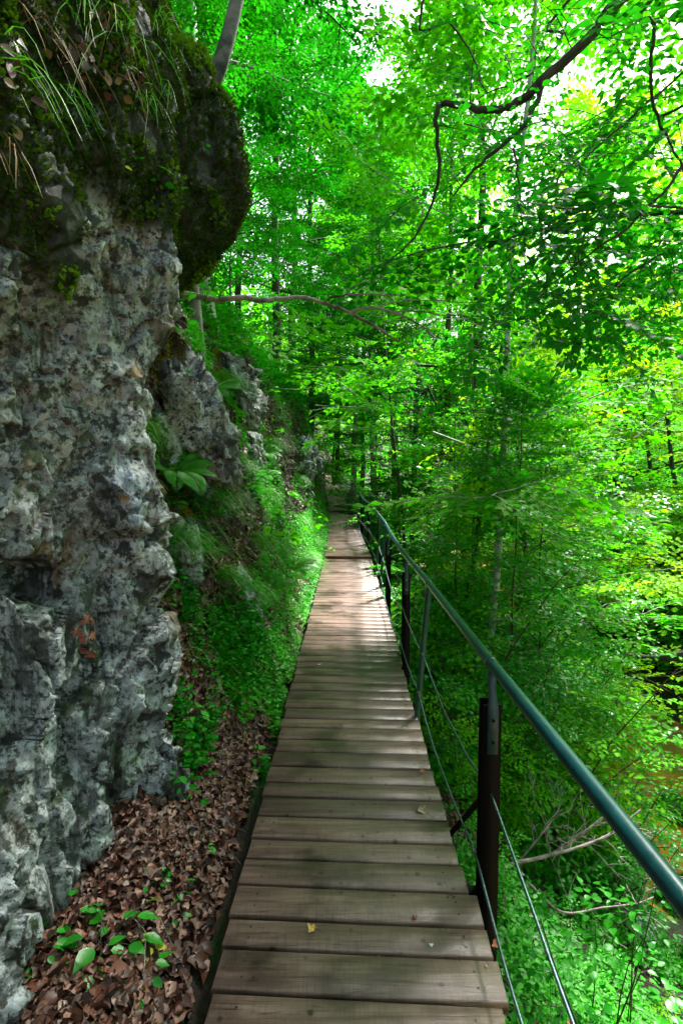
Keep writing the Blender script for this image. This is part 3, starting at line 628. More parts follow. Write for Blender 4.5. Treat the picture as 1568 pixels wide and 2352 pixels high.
# ------------------------------------------------------------------ sprays, trees
class Spray:
    def __init__(s, rng, L, nside, leaf, broad=False, droop=.15, dens=1.0):
        s.pos, s.fwd, s.up, s.sz = [], [], [], []; s.tw = []
        def lv(p, f):
            u = norm(np.array([rng.normal() * .28, rng.normal() * .28, 1.0])); s.pos.append(p); f = norm(np.array(f) + np.array([0, 0, rng.normal() * .22 - .12])); s.fwd.append(f); s.up.append(u); s.sz.append(leaf * rng.uniform(.7, 1.15))
        def zc(y): return -droop * (y / L) ** 2 * L
        s.tw.append(np.array([[0, 0, 0], [.0, L * .5, zc(L * .5)], [0, L, zc(L)]]))
        for i in range(nside):
            t = (i + .6) / nside; y = t * L; sd = 1 if i % 2 else -1; l = L * (.62 - .38 * t) * rng.uniform(.75, 1.1); a = R_(rng.uniform(38, 58))
            d = np.array([sd * math.sin(a), math.cos(a), -.08]); p0 = np.array([0, y, zc(y)]); s.tw.append(np.array([p0, p0 + d * l]))
            nl = max(2, int(l / (leaf * .62) * dens))
            for j in range(nl):
                tt = (j + .7) / nl; b = a * sd + (1 if j % 2 else -1) * R_(rng.uniform(30, 60)); lv(p0 + d * l * tt, (math.sin(b), math.cos(b), 0))
            lv(p0 + d * l, d)
        lv(np.array([0, L, zc(L)]), (0, 1, -.1))
        for j in range(int(nside)): 
            t = (j + .5) / nside; b = (1 if j % 2 else -1) * R_(50); lv(np.array([0, t * L, zc(t * L)]), (math.sin(b), math.cos(b), 0))
        gl = Geo(); add_leaves(gl, np.array(s.pos), np.array(s.fwd), np.array(s.up), np.array(s.sz), 0, broad)
        s.LV = gl.arrays(); s.LF4 = np.concatenate(gl.F[4]); s.LF3 = np.concatenate(gl.F[3]) if gl.F[3] else None
        gt = Geo()
        for q_ in s.tw: V, F = tube(q_, np.linspace(.0035, .0012, len(q_)), 3); gt.add(V, F)
        s.TV = gt.arrays(); s.TF = np.concatenate(gt.F[4])
rs = np.random.default_rng(11)
SP_SMALL = [Spray(rs, .62, 9, .070) for _ in range(4)]
SP_MED = [Spray(rs, .80, 9, .112, broad=True, dens=.95) for _ in range(4)]
SP_FAR = [Spray(rs, 1.2, 8, .17, dens=.9) for _ in range(3)]
SP_BIG = [Spray(rs, .52, 6, .082, broad=True, dens=.8) for _ in range(4)]
SP_BIG2 = [Spray(rs, .70, 8, .088, broad=True, dens=.9, droop=.25) for _ in range(4)]
SP_NEAR = [Spray(rs, .60, 6, .088, broad=True, droop=.3, dens=.9) for _ in range(4)]
def put_sprays(gl, gt, sprays, pos, fwd, up, sc, rng):
    pos, fwd, up = map(np.asarray, (pos, fwd, up)); sc = np.asarray(sc); ch = rng.integers(0, len(sprays), len(pos))
    for i, s in enumerate(sprays):
        m = ch == i
        if not m.any(): continue
        R = frames(fwd[m], up[m], sc[m]); inst(gl, s.LV, s.LF4, R, pos[m])
        if s.LF3 is not None:
            k = m.sum(); V0 = gl.n - k * len(s.LV); F = (s.LF3[None] + (np.arange(k) * len(s.LV))[:, None, None]).reshape(-1, 3)
            gl.F[3].append(F + V0); gl.M[3].append(np.zeros(len(F)))
        inst(gt, s.TV, s.TF, R, pos[m])
def limb(p, d, L, rng, bend=.25, up=0.0, n=6):
    pts = [np.array(p, float)]; d = norm(np.array(d, float)); st = L / n
    for i in range(n):
        d = norm(d + rng.normal(size=3) * bend * .35 + np.array([0, 0, up / n])); pts.append(pts[-1] + d * st)
    return np.array(pts)
def tree_geo(seed, H, r0, lo, spread, nb, sprays, lean=(0, 0), dens=1.0, topr=.25, flat=.12, wob=.10, sub=5, spstep=.42, epic=0):
    rng = np.random.default_rng(seed); gw, gb, gl = Geo(), Geo(), Geo()
    n = 10; t = np.linspace(0, 1, n); off = np.cumsum(rng.normal(size=(n, 2)) * wob * H / n * .5, axis=0)
    TR = np.stack([lean[0] * t ** 1.3 * H + off[:, 0] - off[0, 0], lean[1] * t ** 1.3 * H + off[:, 1] - off[0, 1], t * H - .35], 1)
    tube_to(gw, smooth_poly(TR, 3), r0 * (1 - smooth_t(n, 3) * (1 - topr)) * (1 + .35 * np.exp(-smooth_t(n, 3) * 25)), 9)
    sp, sf, su, ss = [], [], [], []
    for b in range(nb):
        tt = lo + (1 - lo) * ((b + rng.uniform(0, .8)) / nb) ** .9; p = np.array([np.interp(tt, t, TR[:, k]) for k in range(3)])
        az = b * 2.4 + rng.uniform(-.5, .5); el = R_(np.interp(tt, [lo, 1], [8, 55]) + rng.uniform(-8, 12)); prof = math.sin(math.pi * min(.97, .22 + .78 * (tt - lo) / (1 - lo))) ** .6
        L = spread * max(.3, prof) * rng.uniform(.7, 1.15); d = np.array([math.cos(az) * math.cos(el), math.sin(az) * math.cos(el), math.sin(el)])
        B = limb(p, d, L, rng, .28, -flat * 1.5); rb = r0 * .30 * (1 - .55 * tt) * (L / spread + .2)
        tube_to(gb, B, np.linspace(rb, rb * .25, len(B)), 5, cap=False)
        subs = [(B, .30)]
        for s in range(sub):
            q_ = .22 + .72 * (s + rng.uniform(0, .6)) / sub; j = q_ * (len(B) - 1); i0 = min(int(j), len(B) - 2); pp = B[i0] + (B[i0 + 1] - B[i0]) * (j - i0)
            dd = norm(B[i0 + 1] - B[i0]); sdv = np.cross(dd, [0, 0, 1]); sg = 1 if s % 2 else -1
            d2 = norm(dd * .7 + sdv * sg * .8 + np.array([0, 0, rng.uniform(-.15, .3)])); L2 = L * (.55 - .28 * q_) * rng.uniform(.7, 1.2)
            Q = limb(pp, d2, L2, rng, .3, -flat, 4); tube_to(gb, Q, np.linspace(rb * .4, rb * .12, len(Q)), 3, cap=False); subs.append((Q, .12))
        for Q, st0 in subs:
            ln = np.linalg.norm(np.diff(Q, axis=0), axis=1).sum(); k = max(2, int(ln * (1 - st0) / (spstep / dens)))
            for i in range(k):
                q_ = st0 + (1 - st0) * (i + rng.uniform(0, .9)) / k; j = min(q_, .999) * (len(Q) - 1); i0 = int(j); pp = Q[i0] + (Q[i0 + 1] - Q[i0]) * (j - i0); dd = norm(Q[i0 + 1] - Q[i0])
                sd = np.cross(dd, [0, 0, 1]) * rng.choice([-1, 1]); f = norm(dd * rng.uniform(.4, 1) + sd * rng.uniform(.1, 1) + np.array([0, 0, rng.uniform(-.35, .15)]))
                sp.append(pp); sf.append(f); su.append(norm(np.array([rng.normal() * .25, rng.normal() * .25, 1]))); ss.append(rng.uniform(.75, 1.2))
    put_sprays(gl, gb, sprays, sp, sf, su, ss, rng)
    return gw, gb, gl
def smooth_t(n, k): return np.linspace(0, 1, (n - 1) * k + 1)
def make_tree(name, geo, bark, leafm, loc, rz, label, group, cat='tree', sc=1):
    gw, gb, gl = geo; root = empty(name, loc, rz); tag(root, label, cat, group); root.scale = (sc, sc, sc)
    tr = gw.obj('trunk', bark, root, True); gb.obj('branches', bark, root); gl.obj('crown', leafm, root); return root
def copy_tree(root, leafm, loc, rz, sc, label, bark=None):
    r = root.copy(); COL.objects.link(r); r.location = loc; r.rotation_euler = (0, 0, rz); r.scale = (sc, sc, sc); r['label'] = label
    for ch in list(root.children):
        c = ch.copy(); COL.objects.link(c); c.parent = r
        nm = leafm if ch.name.startswith('crown') else bark
        if nm is not None:
            c.material_slots[0].link = 'OBJECT'; c.material_slots[0].material = nm
    return r

def shrub_geo(seed, H, nst, lean, sprays, bare=.15, step=.2, r0=.012, tilt=.5, gap=0):
    rng = np.random.default_rng(seed); gw, gl = Geo(), Geo(); gb = Geo(); sp, sf, su, ss = [], [], [], []
    for s in range(nst):
        az = s * 2.4 + rng.uniform(-.5, .5); d = np.array([math.cos(az) * tilt + lean[0], math.sin(az) * tilt + lean[1], 1.0]); L = H * rng.uniform(.65, 1.1)
        Q = limb((rng.normal() * .04, rng.normal() * .04, -.12), d, L, rng, .22, -.25, 7); tube_to(gw, Q, np.linspace(r0, r0 * .3, len(Q)), 5, cap=False)
        k = int(L * (1 - bare) / step)
        for i in range(k):
            q_ = bare + (1 - bare) * (i + rng.uniform(0, .8)) / k; j = min(q_, .999) * 7; i0 = int(j); pp = Q[i0] + (Q[i0 + 1] - Q[i0]) * (j - i0)
            a2 = rng.uniform(0, 2 * math.pi); f = norm(np.array([math.cos(a2), math.sin(a2), rng.uniform(-.25, .35)])); sp.append(pp); sf.append(f)
            su.append(norm(np.array([rng.normal() * .3, rng.normal() * .3, 1]))); ss.append(rng.uniform(.7, 1.2) * (1.05 - .35 * q_))
    put_sprays(gl, gb, sprays, sp, sf, su, ss, rng); return gw, gb, gl
def at_g(x, y, dz=0): return (x, y, gz(x, y) + dz)

T_BEECH = tree_geo(21, 17, .15, .22, 4.2, 24, SP_MED)
T_SLIM = tree_geo(22, 13, .062, .16, 2.9, 22, SP_MED, lean=(.02, .0), wob=.07)
T_SLIM2 = tree_geo(23, 12, .05, .22, 2.5, 20, SP_SMALL, lean=(.10, -.03), wob=.10)
T_BIG = tree_geo(24, 20, .26, .14, 6.0, 22, SP_FAR, spstep=.62)
T_YOUNG = tree_geo(25, 6.5, .026, .05, 2.1, 23, SP_BIG2, spstep=.34, wob=.12, sub=4)
T_LOW = tree_geo(26, 9, .09, .06, 3.4, 24, SP_MED, spstep=.36, lean=(.12, -.05))

def grove(name, geo, bark, leafm, group, spots):
    first = None
    for (x, y, rz, sc, lm, bk, label) in spots:
        loc = at_g(x, y)
        if first is None: first = make_tree(name, geo, bk or bark, lm or leafm, loc, rz, label, group, sc=sc)
        else: copy_tree(first, lm or leafm, loc, rz, sc, label, bk or bark)
    return first
GA = 'trees on the rocky bank left of the walk'
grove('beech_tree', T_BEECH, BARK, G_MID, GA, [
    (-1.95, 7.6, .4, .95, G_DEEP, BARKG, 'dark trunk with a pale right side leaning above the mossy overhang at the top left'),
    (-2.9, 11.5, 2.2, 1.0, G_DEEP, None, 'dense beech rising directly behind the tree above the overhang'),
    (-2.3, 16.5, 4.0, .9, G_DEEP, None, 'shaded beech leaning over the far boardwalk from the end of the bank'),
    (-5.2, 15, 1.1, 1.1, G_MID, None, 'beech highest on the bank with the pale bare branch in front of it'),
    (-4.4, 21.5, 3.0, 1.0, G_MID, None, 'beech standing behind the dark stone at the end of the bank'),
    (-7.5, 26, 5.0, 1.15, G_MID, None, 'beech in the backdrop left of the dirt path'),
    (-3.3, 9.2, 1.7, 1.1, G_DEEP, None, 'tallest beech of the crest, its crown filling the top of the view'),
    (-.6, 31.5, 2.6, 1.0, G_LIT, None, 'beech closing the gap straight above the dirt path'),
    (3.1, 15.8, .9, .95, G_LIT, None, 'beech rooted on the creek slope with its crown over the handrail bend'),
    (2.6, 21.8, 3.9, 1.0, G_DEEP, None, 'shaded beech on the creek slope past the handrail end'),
    (4.6, -3.4, 1.2, .95, G_DEEP, None, 'beech beside the boardwalk behind the camera on the creek side'),  # this and the next two are out of view, added to darken the foreground
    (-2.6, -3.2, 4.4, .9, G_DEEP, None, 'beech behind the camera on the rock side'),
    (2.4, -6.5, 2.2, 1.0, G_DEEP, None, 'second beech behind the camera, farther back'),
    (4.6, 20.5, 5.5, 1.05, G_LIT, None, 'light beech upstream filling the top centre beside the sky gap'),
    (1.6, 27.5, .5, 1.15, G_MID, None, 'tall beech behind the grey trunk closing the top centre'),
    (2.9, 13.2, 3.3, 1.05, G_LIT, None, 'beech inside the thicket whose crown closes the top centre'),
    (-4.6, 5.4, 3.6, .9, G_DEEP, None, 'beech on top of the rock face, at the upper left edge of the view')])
grove('forest_tree', T_BEECH, BARKG, G_MID, 'thick trunks around the far end of the walk', [
    (.28, 25.5, 2.7, .95, G_LIT, None, 'white trunk standing directly beyond the far landing'),
    (1.15, 23.8, 5.2, 1.05, G_MID, None, 'thick grey trunk to the right of the white trunk at the far landing'),
    (-1.3, 22.6, 1.0, 1.1, G_MID, BARK, 'black trunk at the left of the dirt path'),
    (2.3, 19.6, 3.1, .8, G_DEEP, BARK, 'dark trunk in the shade right of the thick grey trunk'),
    (.75, 30, 4.2, .9, G_LIT, BARK, 'dark trunk just left of the thick grey trunk, deeper in')])
GB = 'slender trees on the slope beyond the railing'
grove('slender_tree', T_SLIM, BARKG, G_MID, GB, [
    (2.02, 7.4, 0, 1.0, G_LIT, None, 'slender pale barked tree right behind the second beam post of the railing'),
    (-.72, 29, .3, 1.0, G_LIT, BARK, 'thinnest dark pole seen just behind the dirt path'),
    (3.3, 27, 5.9, 1.2, G_LIT, None, 'pale trunk deepest in the wood right of the far landing')])
grove('leaning_tree', T_SLIM2, BARK, G_MID, GB, [
    (1.75, 8.8, .4, 1.0, G_LIT, None, 'dark thin tree leaning right over the creek behind the railing'),
    (1.4, 12.8, 2.6, .9, G_DEEP, None, 'dark leaning stem crossing behind the handrail bend'),
    (3.1, 10.5, .9, 1.0, G_LIT, None, 'bright leaning tree lowest on the slope by the creek')])
GCX = 'trees on the far side of the creek'
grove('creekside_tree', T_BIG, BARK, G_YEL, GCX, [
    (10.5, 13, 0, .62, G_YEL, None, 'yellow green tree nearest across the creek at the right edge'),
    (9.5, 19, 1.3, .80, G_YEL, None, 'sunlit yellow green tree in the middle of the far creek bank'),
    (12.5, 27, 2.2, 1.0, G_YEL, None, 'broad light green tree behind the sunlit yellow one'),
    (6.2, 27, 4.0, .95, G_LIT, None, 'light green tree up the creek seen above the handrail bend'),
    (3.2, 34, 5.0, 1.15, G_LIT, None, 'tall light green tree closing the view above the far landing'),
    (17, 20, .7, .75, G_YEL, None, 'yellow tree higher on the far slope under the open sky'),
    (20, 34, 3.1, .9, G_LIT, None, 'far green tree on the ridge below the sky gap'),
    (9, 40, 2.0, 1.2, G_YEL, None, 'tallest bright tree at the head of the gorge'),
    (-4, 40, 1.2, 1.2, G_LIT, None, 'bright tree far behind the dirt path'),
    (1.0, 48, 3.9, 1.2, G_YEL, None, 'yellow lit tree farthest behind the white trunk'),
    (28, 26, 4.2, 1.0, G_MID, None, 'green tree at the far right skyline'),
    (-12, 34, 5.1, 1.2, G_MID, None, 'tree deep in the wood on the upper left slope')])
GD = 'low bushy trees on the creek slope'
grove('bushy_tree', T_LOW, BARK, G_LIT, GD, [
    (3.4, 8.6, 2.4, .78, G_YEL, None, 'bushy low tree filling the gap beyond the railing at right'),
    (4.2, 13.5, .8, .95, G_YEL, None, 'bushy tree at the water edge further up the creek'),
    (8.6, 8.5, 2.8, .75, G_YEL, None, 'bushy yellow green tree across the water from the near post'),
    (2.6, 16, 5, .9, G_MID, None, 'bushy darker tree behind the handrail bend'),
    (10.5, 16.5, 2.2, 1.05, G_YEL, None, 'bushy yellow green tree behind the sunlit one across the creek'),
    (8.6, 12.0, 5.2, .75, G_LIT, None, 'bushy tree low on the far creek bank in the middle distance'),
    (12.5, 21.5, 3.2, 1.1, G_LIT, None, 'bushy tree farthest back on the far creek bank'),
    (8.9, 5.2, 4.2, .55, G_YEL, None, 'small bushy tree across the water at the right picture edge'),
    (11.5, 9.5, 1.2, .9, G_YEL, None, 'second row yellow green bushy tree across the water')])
GE = 'young trees close to the boardwalk'
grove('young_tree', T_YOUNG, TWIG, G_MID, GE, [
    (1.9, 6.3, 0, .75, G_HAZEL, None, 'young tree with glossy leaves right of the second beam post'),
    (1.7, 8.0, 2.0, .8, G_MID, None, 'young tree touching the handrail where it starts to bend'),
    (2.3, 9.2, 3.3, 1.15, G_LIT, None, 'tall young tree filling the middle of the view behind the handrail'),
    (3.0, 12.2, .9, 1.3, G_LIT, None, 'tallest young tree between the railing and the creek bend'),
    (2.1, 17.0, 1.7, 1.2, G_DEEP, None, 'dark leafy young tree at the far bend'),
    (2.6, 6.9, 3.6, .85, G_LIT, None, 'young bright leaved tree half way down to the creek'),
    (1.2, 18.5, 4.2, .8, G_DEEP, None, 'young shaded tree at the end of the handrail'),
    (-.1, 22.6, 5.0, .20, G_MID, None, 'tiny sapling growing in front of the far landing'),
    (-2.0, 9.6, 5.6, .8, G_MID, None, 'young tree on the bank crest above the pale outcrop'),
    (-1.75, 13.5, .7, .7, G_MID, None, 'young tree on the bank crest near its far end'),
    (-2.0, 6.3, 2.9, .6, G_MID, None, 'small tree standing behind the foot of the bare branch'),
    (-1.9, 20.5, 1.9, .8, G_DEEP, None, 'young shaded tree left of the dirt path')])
# hazel shrubs
HZ = shrub_geo(31, 3.3, 8, (0, 0), SP_BIG2, .10, .17)
HZ2 = shrub_geo(32, 1.7, 6, (0, 0), SP_BIG, .05, .15)
def shrubs(name, geo, group, spots):
    first = None
    for (x, y, rz, sc, lm, label) in spots:
        if first is None: first = make_tree(name, geo, TWIG, lm, at_g(x, y), rz, label, group, 'shrub', sc)
        else: copy_tree(first, lm, at_g(x, y), rz, sc, label)
GH = 'hazel shrubs on the slope beside the railing'
shrubs('hazel_shrub', HZ, GH, [
    (1.45, 6.1, 0, 1.0, G_HAZEL, 'tall hazel with pale glossy leaves standing above the handrail'),
    (1.5, 5.3, 1.7, .75, G_HAZEL, 'hazel filling the space between tube post and near beam post'),
    (3.0, 6.0, 2.9, .8, G_HAZEL, 'hazel with arching glossy sprays over the creek'),
    (2.5, 7.1, .8, 1.0, G_LIT, 'light green hazel lower down towards the water'),
    (1.75, 7.2, 2.1, .85, G_HAZEL, 'hazel leaning on the handrail just past the tube post'),
    (1.9, 9.6, 4.6, 1.15, G_MID, 'tall dark hazel in the thicket behind the rusty post'),
    (2.7, 10.6, .3, 1.2, G_LIT, 'bright tall hazel deeper in the thicket'),
    (1.45, 11.6, 1.3, 1.0, G_MID, 'hazel hiding the slope beside the red board'),
    (2.2, 7.9, 4.4, 1.05, G_HAZEL, 'hazel around the foot of the pale barked tree'),
    (1.75, 8.7, 5.5, .9, G_MID, 'hazel pressing against the rusty beam post'),
    (1.28, 4.9, 5.2, .55, G_LIT, 'small light green hazel with broad leaves just beyond the tube post'),
    (2.1, 5.6, .4, .95, G_LIT, 'broad light green hazel below the middle of the handrail'),
    (3.3, 9.6, 3.7, 1.1, G_LIT, 'hazel deepest in the gully beyond the leaning trees'),
    (1.3, 13.6, 3.1, .8, G_MID, 'dark hazel beside the farther boardwalk')])
shrubs('low_shrub', HZ2, 'low leafy shrubs on the creek slope', [
    (.92, 3.7, 0, .40, G_HERB, 'low shrub just outside the boardwalk edge left of the near post'),
    (1.0, 2.35, 2.2, .30, G_HERB, 'low shrub seen under the handrail right of the near post'),
    (1.12, 1.72, 4.0, .85, G_DEEP, 'dark low shrub in the bottom right corner'),
    (2.6, 5.2, 1.2, .9, G_HAZEL, 'low shrub with broad leaves above the dead branches'),
    (2.9, 3.9, 3.2, .40, G_YEL, 'yellow green low shrub on the creek edge'),
    (1.05, 5.0, 5.1, .6, G_HERB, 'low shrub growing under the boardwalk edge at the tube post'),
    (1.35, 3.25, 4.4, .34, G_HERB, 'small leafy shrub growing in front of the dead branches'),
    (2.45, 3.5, 2.6, .36, G_YEL, 'bright low shrub at the right edge beside the creek'),
    (.95, 7.9, .6, .6, G_HERB, 'low shrub under the boardwalk edge at the rusty post')])
# thin upright shoots at the lower right
g0 = shrub_geo(35, 1.55, 3, (.06, .02), SP_BIG[:1], .35, .42, r0=.006, tilt=.10)
for k_, (x, y, s, lab) in enumerate([(1.18, 2.5, 1.0, 'leftmost of the thin dark shoots under the near handrail'), (1.42, 2.35, 1.1, 'thin dark shoots leaning right in front of the dead branches')]):
    make_tree('thin_shoot', g0, TWIG, G_HAZEL, (x, y, gz(x, y)), k_ * 1.3, lab, 'thin shoots at the lower right', 'shoot', s)

# ------------------------------------------------------------------ the beech whose boughs hang into the upper right
def overhang():
    rng = np.random.default_rng(50); root = empty('beech_tree', at_g(4.4, 2.6)); tag(root, 'dark boughs of a beech hanging down into the upper right with large shaded leaves', 'tree')
    o0 = np.array(root.location); gw, gb, gl = Geo(), Geo(), Geo()
    TRK = smooth_poly([(4.4, 2.6, o0[2] - .3), (4.35, 2.7, 1), (4.1, 2.9, 4), (4.0, 3.0, 7), (4.2, 2.8, 11)], 5); tube_to(gw, TRK - o0, np.linspace(.20, .10, len(TRK)), 12)
    def bough(pts, r0, r1, start=None, n=4):
        P = [at(*p) for p in pts]; P = ([np.array(start)] if start is not None else []) + P; P = smooth_poly(P, n); P = P + rng.normal(size=P.shape) * .006; tube_to(gb, P - o0, np.linspace(r0, r1, len(P)), 7, cap=False); return P
    B = []
    B.append(bough([(1500, -70, 3.9), (1420, 0, 3.9), (1340, 95, 3.9), (1240, 190, 3.95), (1185, 235, 4.0), (1130, 252, 4.0), (1060, 243, 4.05), (1015, 238, 4.1), (1000, 275, 4.1), (1008, 400, 4.2), (985, 480, 4.3), (940, 560, 4.3), (870, 615, 4.4)], .045, .004, (4.05, 2.95, 6.6)))
    B.append(bough([(1245, 190, 3.95), (1230, 240, 3.9), (1192, 300, 3.85), (1115, 365, 3.8), (1075, 405, 3.8), (1040, 455, 3.8)], .020, .006))
    B.append(bough([(1530, -40, 4.3), (1500, 60, 4.3), (1495, 200, 4.3), (1515, 290, 4.3), (1560, 370, 4.3), (1590, 470, 4.3)], .020, .006, (4.1, 2.9, 6.2)))
    B.append(bough([(1330, -30, 4.4), (1290, 80, 4.3), (1245, 150, 4.2), (1180, 190, 4.2), (1100, 225, 4.2)], .014, .004, (4.1, 2.9, 6.9)))
    B.append(bough([(1180, 340, 3.9), (1190, 420, 3.9), (1200, 520, 3.95), (1205, 620, 4.0), (1180, 690, 4.0)], .008, .003))
    B.append(bough([(970, 10, 5.6), (1030, 50, 5.6), (1075, 110, 5.6), (1110, 200, 5.6)], .016, .006, (2.0, 5.6, 9.2)))
    B.append(bough([(1640, 330, 3.6), (1540, 420, 3.6), (1440, 520, 3.6), (1330, 600, 3.7), (1240, 680, 3.8)], .014, .004, (4.0, 3.0, 4.6)))
    B.append(bough([(1650, 480, 4.2), (1560, 560, 4.2), (1460, 620, 4.2), (1360, 700, 4.2), (1290, 760, 4.2)], .012, .004, (4.1, 3.0, 4.2)))
    B.append(bough([(1620, 120, 4.6), (1480, 240, 4.6), (1380, 330, 4.6), (1290, 400, 4.6), (1230, 520, 4.6)], .012, .004, (4.1, 2.9, 6.0)))
    sp, sf, su, ss = [], [], [], []
    # leafy sprays cluster along the boughs' outer ends
    def spray_at(p, sc):
        a = rng.uniform(0, 2 * math.pi); sp.append(p - o0); sf.append(norm(np.array([math.cos(a), math.sin(a), rng.uniform(-.75, .0)]))); su.append(norm(np.array([rng.normal() * .35, rng.normal() * .35 - .3, 1]))); ss.append(sc)
    cl = [(1320, 60, 70, 4), (1400, 60, 60, 3), (1480, 30, 60, 3), (1550, 180, 60, 4), (1450, 200, 50, 2), (1400, 300, 60, 3), (1480, 400, 60, 3), (1250, 380, 70, 5), (1090, 120, 60, 3), (1000, 120, 60, 2), (1150, 150, 60, 3), (1280, 560, 70, 6), (1350, 660, 70, 6), (1480, 720, 70, 6), (1560, 620, 60, 5), (1220, 720, 60, 5), (1180, 560, 70, 4), (1230, 640, 70, 5), (1300, 700, 70, 5), (1130, 700, 50, 3), (1120, 800, 40, 3), (1180, 780, 50, 3), (1380, 560, 70, 5), (1450, 640, 80, 5), (1380, 740, 70, 4), (1520, 560, 70, 5), (1550, 700, 60, 4),
          (1470, 480, 60, 3), (1100, 440, 70, 3), (1120, 330, 50, 3), (1030, 300, 50, 2), (1200, 300, 70, 3), (1290, 330, 50, 2), (1350, 420, 60, 2), (1540, 270, 40, 2), (1530, 80, 60, 2), (1440, 120, 50, 1), (1300, 480, 70, 3), (1180, 90, 60, 2), (1240, 30, 60, 2), (1060, 200, 50, 2), (1000, 420, 30, 1), (1130, 560, 50, 3), (1330, 600, 60, 4), (1410, 780, 60, 2), (1540, 800, 40, 1)]
    for (cx, cy, rad, n) in cl:
        Y0 = rng.uniform(3.5, 4.8)
        hub = at(cx, cy - 25, Y0)
        # twig from the nearest bough point to the cluster
        allp = np.concatenate(B); j = np.argmin(((allp - hub) ** 2).sum(1)); tw = smooth_poly([allp[j], (allp[j] + hub) / 2 + (0, 0, .06), hub], 3); tube_to(gb, tw - o0, np.linspace(.005, .002, len(tw)), 4, cap=False)
        for _ in range(max(1, int(n * .8))): spray_at(at(cx + rng.normal() * rad * .5, cy + rng.normal() * rad * .45, Y0 + rng.normal() * .25), rng.uniform(.65, 1.05))
    put_sprays(gl, gb, SP_NEAR, sp, sf, su, ss, rng)
    # crown above the boughs, out of view, added to shade the near planks
    gw2, gb2, gl2 = tree_geo(52, 12, .12, .35, 4.6, 22, SP_MED)
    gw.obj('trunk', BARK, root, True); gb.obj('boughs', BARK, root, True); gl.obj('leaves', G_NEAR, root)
    up_ = np.array([0, .2, 2.0]); cr = gl2.obj('crown', G_DEEP, root); cr.location = up_; bo = gb2.obj('branches', BARK, root); bo.location = up_
overhang()

# pale bare branch reaching out of the bank
def bare_branch():
    root = empty('bare_branch', at(430, 672, 4.5)); tag(root, 'long pale leafless branch reaching right over the walk from behind the rock face', 'branch'); o0 = np.array(root.location)
    g = Geo(); rng = np.random.default_rng(5)
    def br(pts, r0, r1):
        P = smooth_poly([at(*p) for p in pts], 4); tube_to(g, P - o0 + rng.normal(size=P.shape) * .004, np.linspace(r0 * 1.15, r1 * 1.3, len(P)), 8); return P
    br([(330, 660, 4.5), (430, 675, 4.5), (500, 687, 4.55), (560, 684, 4.6), (610, 690, 4.7), (650, 685, 4.8), (700, 684, 4.9), (740, 694, 5.0), (790, 712, 5.1), (840, 738, 5.2), (880, 762, 5.3), (915, 785, 5.4)], .024, .009)
    br([(742, 695, 5.0), (765, 683, 4.95), (800, 677, 4.9), (850, 675, 4.9), (910, 680, 4.9)], .011, .004)
    br([(803, 718, 5.12), (830, 708, 5.1), (870, 708, 5.1), (920, 724, 5.1), (960, 744, 5.1), (1015, 780, 5.1)], .012, .004)
    br([(905, 715, 5.1), (960, 716, 5.15), (1020, 724, 5.2), (1080, 728, 5.2), (1120, 740, 5.2)], .006, .003)
    br([(860, 708, 5.1), (900, 695, 5.1), (1000, 690, 5.1), (1060, 694, 5.1), (1110, 700, 5.1)], .005, .002)
    br([(790, 677, 4.95), (815, 655, 4.95), (850, 645, 4.95), (890, 640, 4.95)], .005, .002)
    br([(850, 742, 5.2), (880, 725, 5.2), (920, 718, 5.2)], .005, .003); br([(500, 687, 4.55), (515, 665, 4.5), (545, 640, 4.4), (590, 600, 4.4)], .006, .002)
    g.obj('branch', simple('bark_bare_branch', (.03, .026, .02), .7, nscale=4, col2=(.34, .31, .26), bmp=.004), root, True)
    gl, gt = Geo(), Geo(); sp = [at(1010 + 30 * i, 760 + 22 * i, 5.1) - o0 for i in range(6)] + [at(880, 760, 5.3) - o0, at(600, 700, 4.6) - o0, at(560, 745, 4.6) - o0]
    put_sprays(gl, gt, SP_SMALL, sp, [norm(np.array([1, .2, -.3])) for _ in sp], [norm(np.array([.1, -.2, 1])) for _ in sp], [.6] * len(sp), rng)
    gl.obj('leaves', G_LIT, root)
bare_branch()

# ------------------------------------------------------------------ dead branches at the lower right
def dead_branch(pts, Ys, r0, label, seed, grp='dead branches on the creek slope'):
    rng = np.random.default_rng(seed); P = smooth_poly([at(x, y, Y) for (x, y), Y in zip(pts, Ys)], 4); root = empty('dead_branch', P[0]); tag(root, label, 'dead branch', grp); g = Geo()
    tube_to(g, P - P[0], np.linspace(r0, r0 * .35, len(P)), 6)
    for i in range(10):
        j = rng.integers(len(P) // 5, len(P) - 1); d = norm(P[j] - P[j - 1]); s = norm(np.cross(d, rng.normal(size=3))); L = rng.uniform(.15, .5); Q = limb(P[j] - P[0], d * .6 + s * .8, L, rng, .4, 0, 5); tube_to(g, Q, np.linspace(r0 * .34, .0024, len(Q)), 4, cap=False)
        for k in range(3):
            jj = rng.integers(1, 5); Q2 = limb(Q[jj], norm(Q[jj] - Q[jj - 1]) + norm(rng.normal(size=3)) * .8, L * .5, rng, .4, 0, 4); tube_to(g, Q2, np.linspace(.003, .0018, len(Q2)), 3, cap=False)
    g.obj('wood', TWIGD, root, True)
dead_branch([(1145, 2040), (1165, 1990), (1240, 1970), (1330, 1945), (1400, 1915), (1470, 1860)], [3.9, 4.0, 4.1, 4.2, 4.3, 4.4], .020, 'thick pale dead branch lying across the undergrowth right of the near post', 1)
dead_branch([(1190, 1980), (1235, 1925), (1270, 1880), (1290, 1840)], [4.1, 4.2, 4.3, 4.4], .010, 'upright forked dead twig above the thick dead branch', 2)
dead_branch([(1270, 1960), (1330, 1920), (1380, 1880), (1410, 1850)], [4.4, 4.45, 4.5, 4.6], .016, 'short pale dead branch with many fine twigs nearest the creek', 3)
